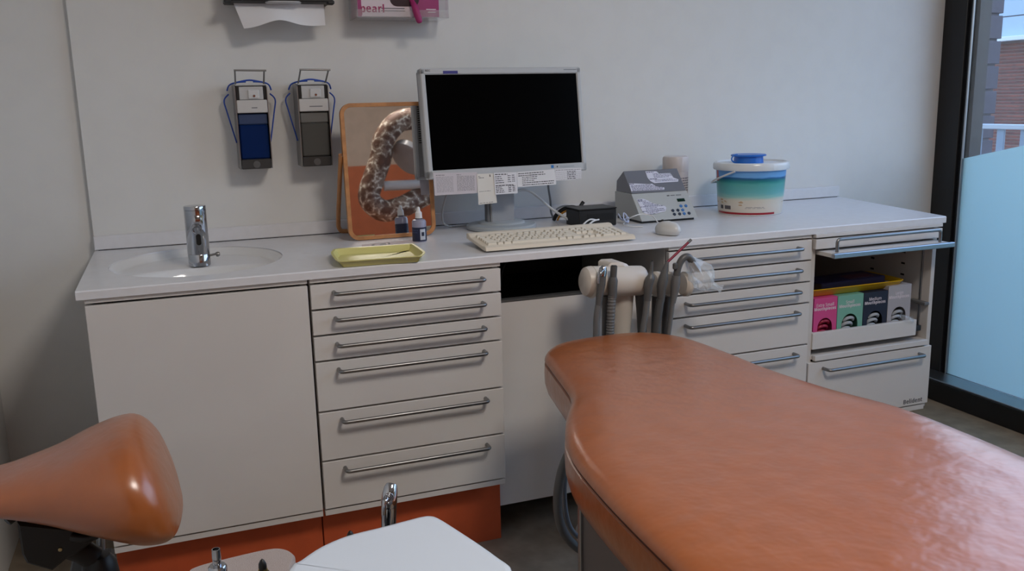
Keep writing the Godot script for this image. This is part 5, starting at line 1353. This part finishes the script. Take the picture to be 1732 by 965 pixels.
# ------------------------------------------------------------------ cables and the black box
func build_cables() -> void:
	var bx := thing("cable_box", "black cable box with a dark slot between monitor and grey device", "cable box", Vector3(1.449, H, -0.39))
	part("case", MB.new().box(Vector3(0, 0.027, 0), Vector3(0.130, 0.054, 0.100), 0.003), mat(Color(0.065, 0.065, 0.065), 0.5), bx)
	part("lid", MB.new().box(Vector3(0, 0.0555, 0), Vector3(0.132, 0.004, 0.102), 0.0015), mat(Color(0.10, 0.10, 0.10), 0.45), bx)
	part("slot", MB.new().box(Vector3(0.008, 0.030, 0.0500), Vector3(0.092, 0.022, 0.0012), 0.0), "gap", bx)
	var zt := Vector3(1.43, H, -0.33)
	solo("white_tie", MB.new().tube(smooth_path([pz(1008, 372, -0.322) - zt, pz(998, 371, -0.318) - zt, pz(988, 378, -0.312) - zt, pz(984, 386, -0.31) - zt, pz(993, 382, -0.305) - zt, pz(1003, 374, -0.315) - zt, pz(1013, 371, -0.325) - zt]), 0.0026, 8), "white", "white cord loop hanging out of the black box", "cord", zt)
	var k0 := Vector3(1.3, H, -0.5)
	var add := func(called: String, pts: Array, r: float, m, label: String) -> void:
		var q := []
		for p in pts: q.push_back(p - k0)
		solo(called, MB.new().tube(smooth_path(q, 8), r, 10), m, label, "cable", k0)
	var wc := mat(Color(0.78, 0.79, 0.80), 0.4)
	var gc := mat(Color(0.44, 0.46, 0.48), 0.4)
	add.call("video_cable", [pz(855, 345, -0.47), pz(866, 331, -0.48), pz(878, 322, -0.49), pz(893, 322, -0.49), pz(910, 333, -0.48), pz(932, 352, -0.47), pz(950, 364, -0.45), pz(970, 376, -0.41)], 0.0042, wc, "thick white cable arching from monitor neck to black box")
	add.call("power_cable", [pz(926, 300, -0.44), pz(928, 320, -0.47), pz(931, 340, -0.50), pz(932, 358, -0.53), pz(936, 368, -0.55)], 0.0035, gc, "grey cable hanging straight down behind the monitor")
	add.call("white_cable", [pz(757, 325, -0.52), pz(752, 340, -0.53), pz(748, 360, -0.54), pz(750, 376, -0.52), py(762, 382.5, H + 0.004), py(790, 380, H + 0.004)], 0.003, wc, "thin white cable curling down between mirror and monitor foot")
	add.call("black_cable", [pz(937, 371, -0.52), pz(942, 362, -0.50), pz(952, 354, -0.48), pz(966, 350, -0.45), pz(978, 352, -0.42)], 0.0065, "black", "black cable entering the black box from behind")
	add.call("yellow_cable", [pz(943, 372, -0.50), pz(948, 363, -0.485), pz(957, 357, -0.47), pz(972, 353, -0.43)], 0.0032, mat(Color(0.72, 0.50, 0.14), 0.4), "ochre yellow cable beside the black cable")
	add.call("adapter_cable", [pz(941, 354, -0.56), pz(950, 349, -0.56), pz(962, 348, -0.55), pz(980, 352, -0.50)], 0.003, gc, "thin grey cable curving along the wall above the black cable")
	add.call("black_plug", [pz(980, 352, -0.47), pz(984, 345, -0.475), pz(987, 341, -0.475)], 0.006, "black", "small black plug sticking up behind the black box")
	# paper lying behind the keyboard
	var s0 := py(950, 378, H)
	solo("loose_paper", MB.new().sheet(py(935, 372, H + 0.001) - s0, py(972, 370, H + 0.001) - s0, py(983, 384, H + 0.001) - s0, py(952, 386, H + 0.001) - s0, 0.0005), mat(Color(0.74, 0.74, 0.75), 0.7), "grey sheet of paper lying left of the black box", "paper", s0)

# ------------------------------------------------------------------ contents of the open cabinet
func build_cabinet_contents() -> void:
	var cols := [Color(0.80, 0.28, 0.52), Color(0.46, 0.68, 0.60), Color(0.10, 0.12, 0.20), Color(0.66, 0.64, 0.65)]
	var names := ["pink", "teal green", "navy blue", "light grey"]
	var words := [["Extra Small", "Mouthpieces"], ["Small", "Mouthpieces"], ["Medium", "Mouthpieces"], ["Large", "Mouthpieces"]]
	var xs := [2.0335, 2.124, 2.226, 2.324, 2.4195]
	for k in 4:
		var w: float = xs[k + 1] - xs[k] - 0.002
		var hgt: float = [0.148, 0.148, 0.148, 0.160][k]
		var zf := -0.024
		var b := thing("mouthpiece_box", "%s cardboard mouthpiece dispenser box in the open cabinet" % names[k], "box", Vector3((xs[k] + xs[k + 1]) / 2, 0.4535, zf - 0.055), "mouthpiece boxes in the open cabinet")
		var m := mat(cols[k], 0.6)
		# carton with an arched opening in the front
		var arch := PackedVector2Array()
		var aw := w * 0.32; var at := hgt * 0.36
		var outer := PackedVector2Array([Vector2(-w / 2, 0), Vector2(-w / 2, hgt), Vector2(w / 2, hgt), Vector2(w / 2, 0)])
		for i in 13:
			var a := PI * i / 12.0
			arch.push_back(Vector2(cos(a) * aw, at + sin(a) * aw * 1.05))
		var front := PackedVector2Array()
		front.append_array(outer)
		front.push_back(Vector2(aw, 0.0))
		for p in arch: front.push_back(p)
		front.push_back(Vector2(-aw, 0.0))
		var mb := MB.new()
		mb.pad(front, [Vector2(0, 0.053), Vector2(0, 0.055)], Transform3D.IDENTITY, false)
		for s in [-1, 1]: mb.box(Vector3(s * (w / 2 - 0.001), hgt / 2, 0), Vector3(0.002, hgt, 0.108), 0.0)
		mb.box(Vector3(0, hgt - 0.001, 0), Vector3(w - 0.004, 0.002, 0.106), 0.0)
		mb.box(Vector3(0, 0.001, 0), Vector3(w - 0.004, 0.002, 0.106), 0.0)
		mb.box(Vector3(0, hgt / 2, -0.053), Vector3(w - 0.004, hgt - 0.004, 0.002), 0.0)
		part("carton", mb, m, b)
		for q in 2:
			lettering("lettering", words[k][q], 0.0135, mat(Color(0.86, 0.82, 0.84), 0.6), b, Transform3D(Basis.IDENTITY, Vector3(-0.002, hgt * [0.845, 0.765][q], 0.0552)), q == 1)
		# a few wrapped mouthpieces in the opening
		var cl := mat([Color(0.62, 0.14, 0.26), Color(0.66, 0.68, 0.70), Color(0.66, 0.68, 0.70), Color(0.66, 0.68, 0.70)][k], 0.25)
		for q in 3:
			var tor := []
			for i in 9:
				var a := PI * i / 8.0
				tor.push_back(Vector3(cos(a) * 0.018 + (q - 1) * 0.006, 0.030 + q * 0.016 + 0.010 * sin(a), 0.040 + 0.008 * sin(a)))
			part("mouthpiece", MB.new().tube(tor, 0.0055, 8), cl, b)
	# yellow tray on the boxes with a dark violet case on it
	var ty := 0.603
	var o := Vector3(2.205, ty, -0.115)
	solo("yellow_carrier", MB.new().pad(rrect(0.395, 0.180, 0.03), [Vector2(0.022, 0.0), Vector2(0.019, 0.001), Vector2(0.003, 0.022), Vector2(0.0, 0.024), Vector2(0.004, 0.0255), Vector2(0.020, 0.005), Vector2(0.024, 0.004)], lay(Vector3.ZERO)), "yellow2", "deep yellow tray resting on the mouthpiece boxes", "tray", o)
	var cs := thing("violet_case", "dark violet flat case lying on the deep yellow tray", "case", Vector3(2.225, ty + 0.0065, -0.125))
	part("body", MB.new().box(Vector3(0, 0.0135, 0), Vector3(0.27, 0.026, 0.105), 0.003, Transform3D(Basis(Vector3.UP, 0.06), Vector3.ZERO)), mat(Color(0.13, 0.07, 0.24), 0.5), cs)
	part("label", MB.new().box(Vector3(0.05, 0.0268, 0.01), Vector3(0.11, 0.001, 0.05), 0.0, Transform3D(Basis(Vector3.UP, 0.06), Vector3.ZERO)), mat(Color(0.35, 0.16, 0.22), 0.5), cs, "dull red label")
	solo("crumpled_wrapper", MB.new().tube([Vector3(-0.02, 0.02, 0), Vector3(0, 0.008, 0.006), Vector3(0.022, 0.0, 0.008), Vector3(0.032, 0.010, 0.0)], [0.004, 0.012, 0.010, 0.003], 7), M.acrylic, "crumpled clear wrapper hanging over the inner drawer front", "wrapper", Vector3(2.385, 0.497, -0.012))

# ------------------------------------------------------------------ behind the camera, seen in the mirror
func build_room_behind() -> void:
	var l := thing("operating_lamp", "white treatment lamp on a ceiling pole with silver head", "lamp", Vector3(1.66, 0, 1.8))
	part("pole", MB.new().tube([Vector3(0, 2.63, 0), Vector3(0, 1.10, 0)], 0.028, 18), "white", l)
	part("arm", MB.new().tube([Vector3(0.02, 1.13, 0.0), Vector3(-0.36, 1.135, 0.02)], 0.027, 16), "white", l)
	part("head", MB.new().lathe([Vector2(0, -0.04), Vector2(0.07, -0.035), Vector2(0.11, 0.0), Vector2(0.105, 0.03), Vector2(0, 0.04)], 32, along(Vector3(-0.20, 1.29, 0.0), Vector3(-0.7, -0.6, -0.4))), mat(Color(0.66, 0.66, 0.67), 0.25), l)
	var nz := FastNoiseLite.new()
	nz.noise_type = FastNoiseLite.TYPE_CELLULAR
	nz.cellular_return_type = FastNoiseLite.RETURN_DISTANCE2_SUB
	nz.frequency = 0.022; nz.seed = 8
	var t := NoiseTexture2D.new()
	t.width = 256; t.height = 256; t.noise = nz; t.seamless = true
	var g := Gradient.new()
	g.offsets = PackedFloat32Array([0.0, 0.17, 0.21, 0.34, 0.38, 1.0])
	g.colors = PackedColorArray([Color(0.93, 0.90, 0.84), Color(0.90, 0.86, 0.79), Color(0.56, 0.47, 0.41), Color(0.60, 0.51, 0.44), Color(0.40, 0.28, 0.22), Color(0.47, 0.32, 0.25)])
	t.color_ramp = g
	var m := mat(Color.WHITE, 0.6)
	m.albedo_texture = t
	m.uv1_scale = Vector3(1.0, 3.4, 1.0)
	var o := Vector3(1.35, 1.25, 1.8)
	part("padded_sleeve", MB.new().tube(smooth_path([Vector3(0.28, 0.18, 0.05), Vector3(0.19, 0.24, 0.02), Vector3(0.06, 0.23, 0.0), Vector3(-0.03, 0.14, 0.0), Vector3(-0.06, 0.03, 0.0), Vector3(-0.11, -0.08, 0.0), Vector3(-0.14, -0.18, 0.0), Vector3(-0.07, -0.25, 0.0), Vector3(0.04, -0.235, 0.0), Vector3(0.15, -0.19, 0.03), Vector3(0.30, -0.13, 0.05)]), 0.060, 18), m, l, "brown snake print padded sleeve").position = o - l.position
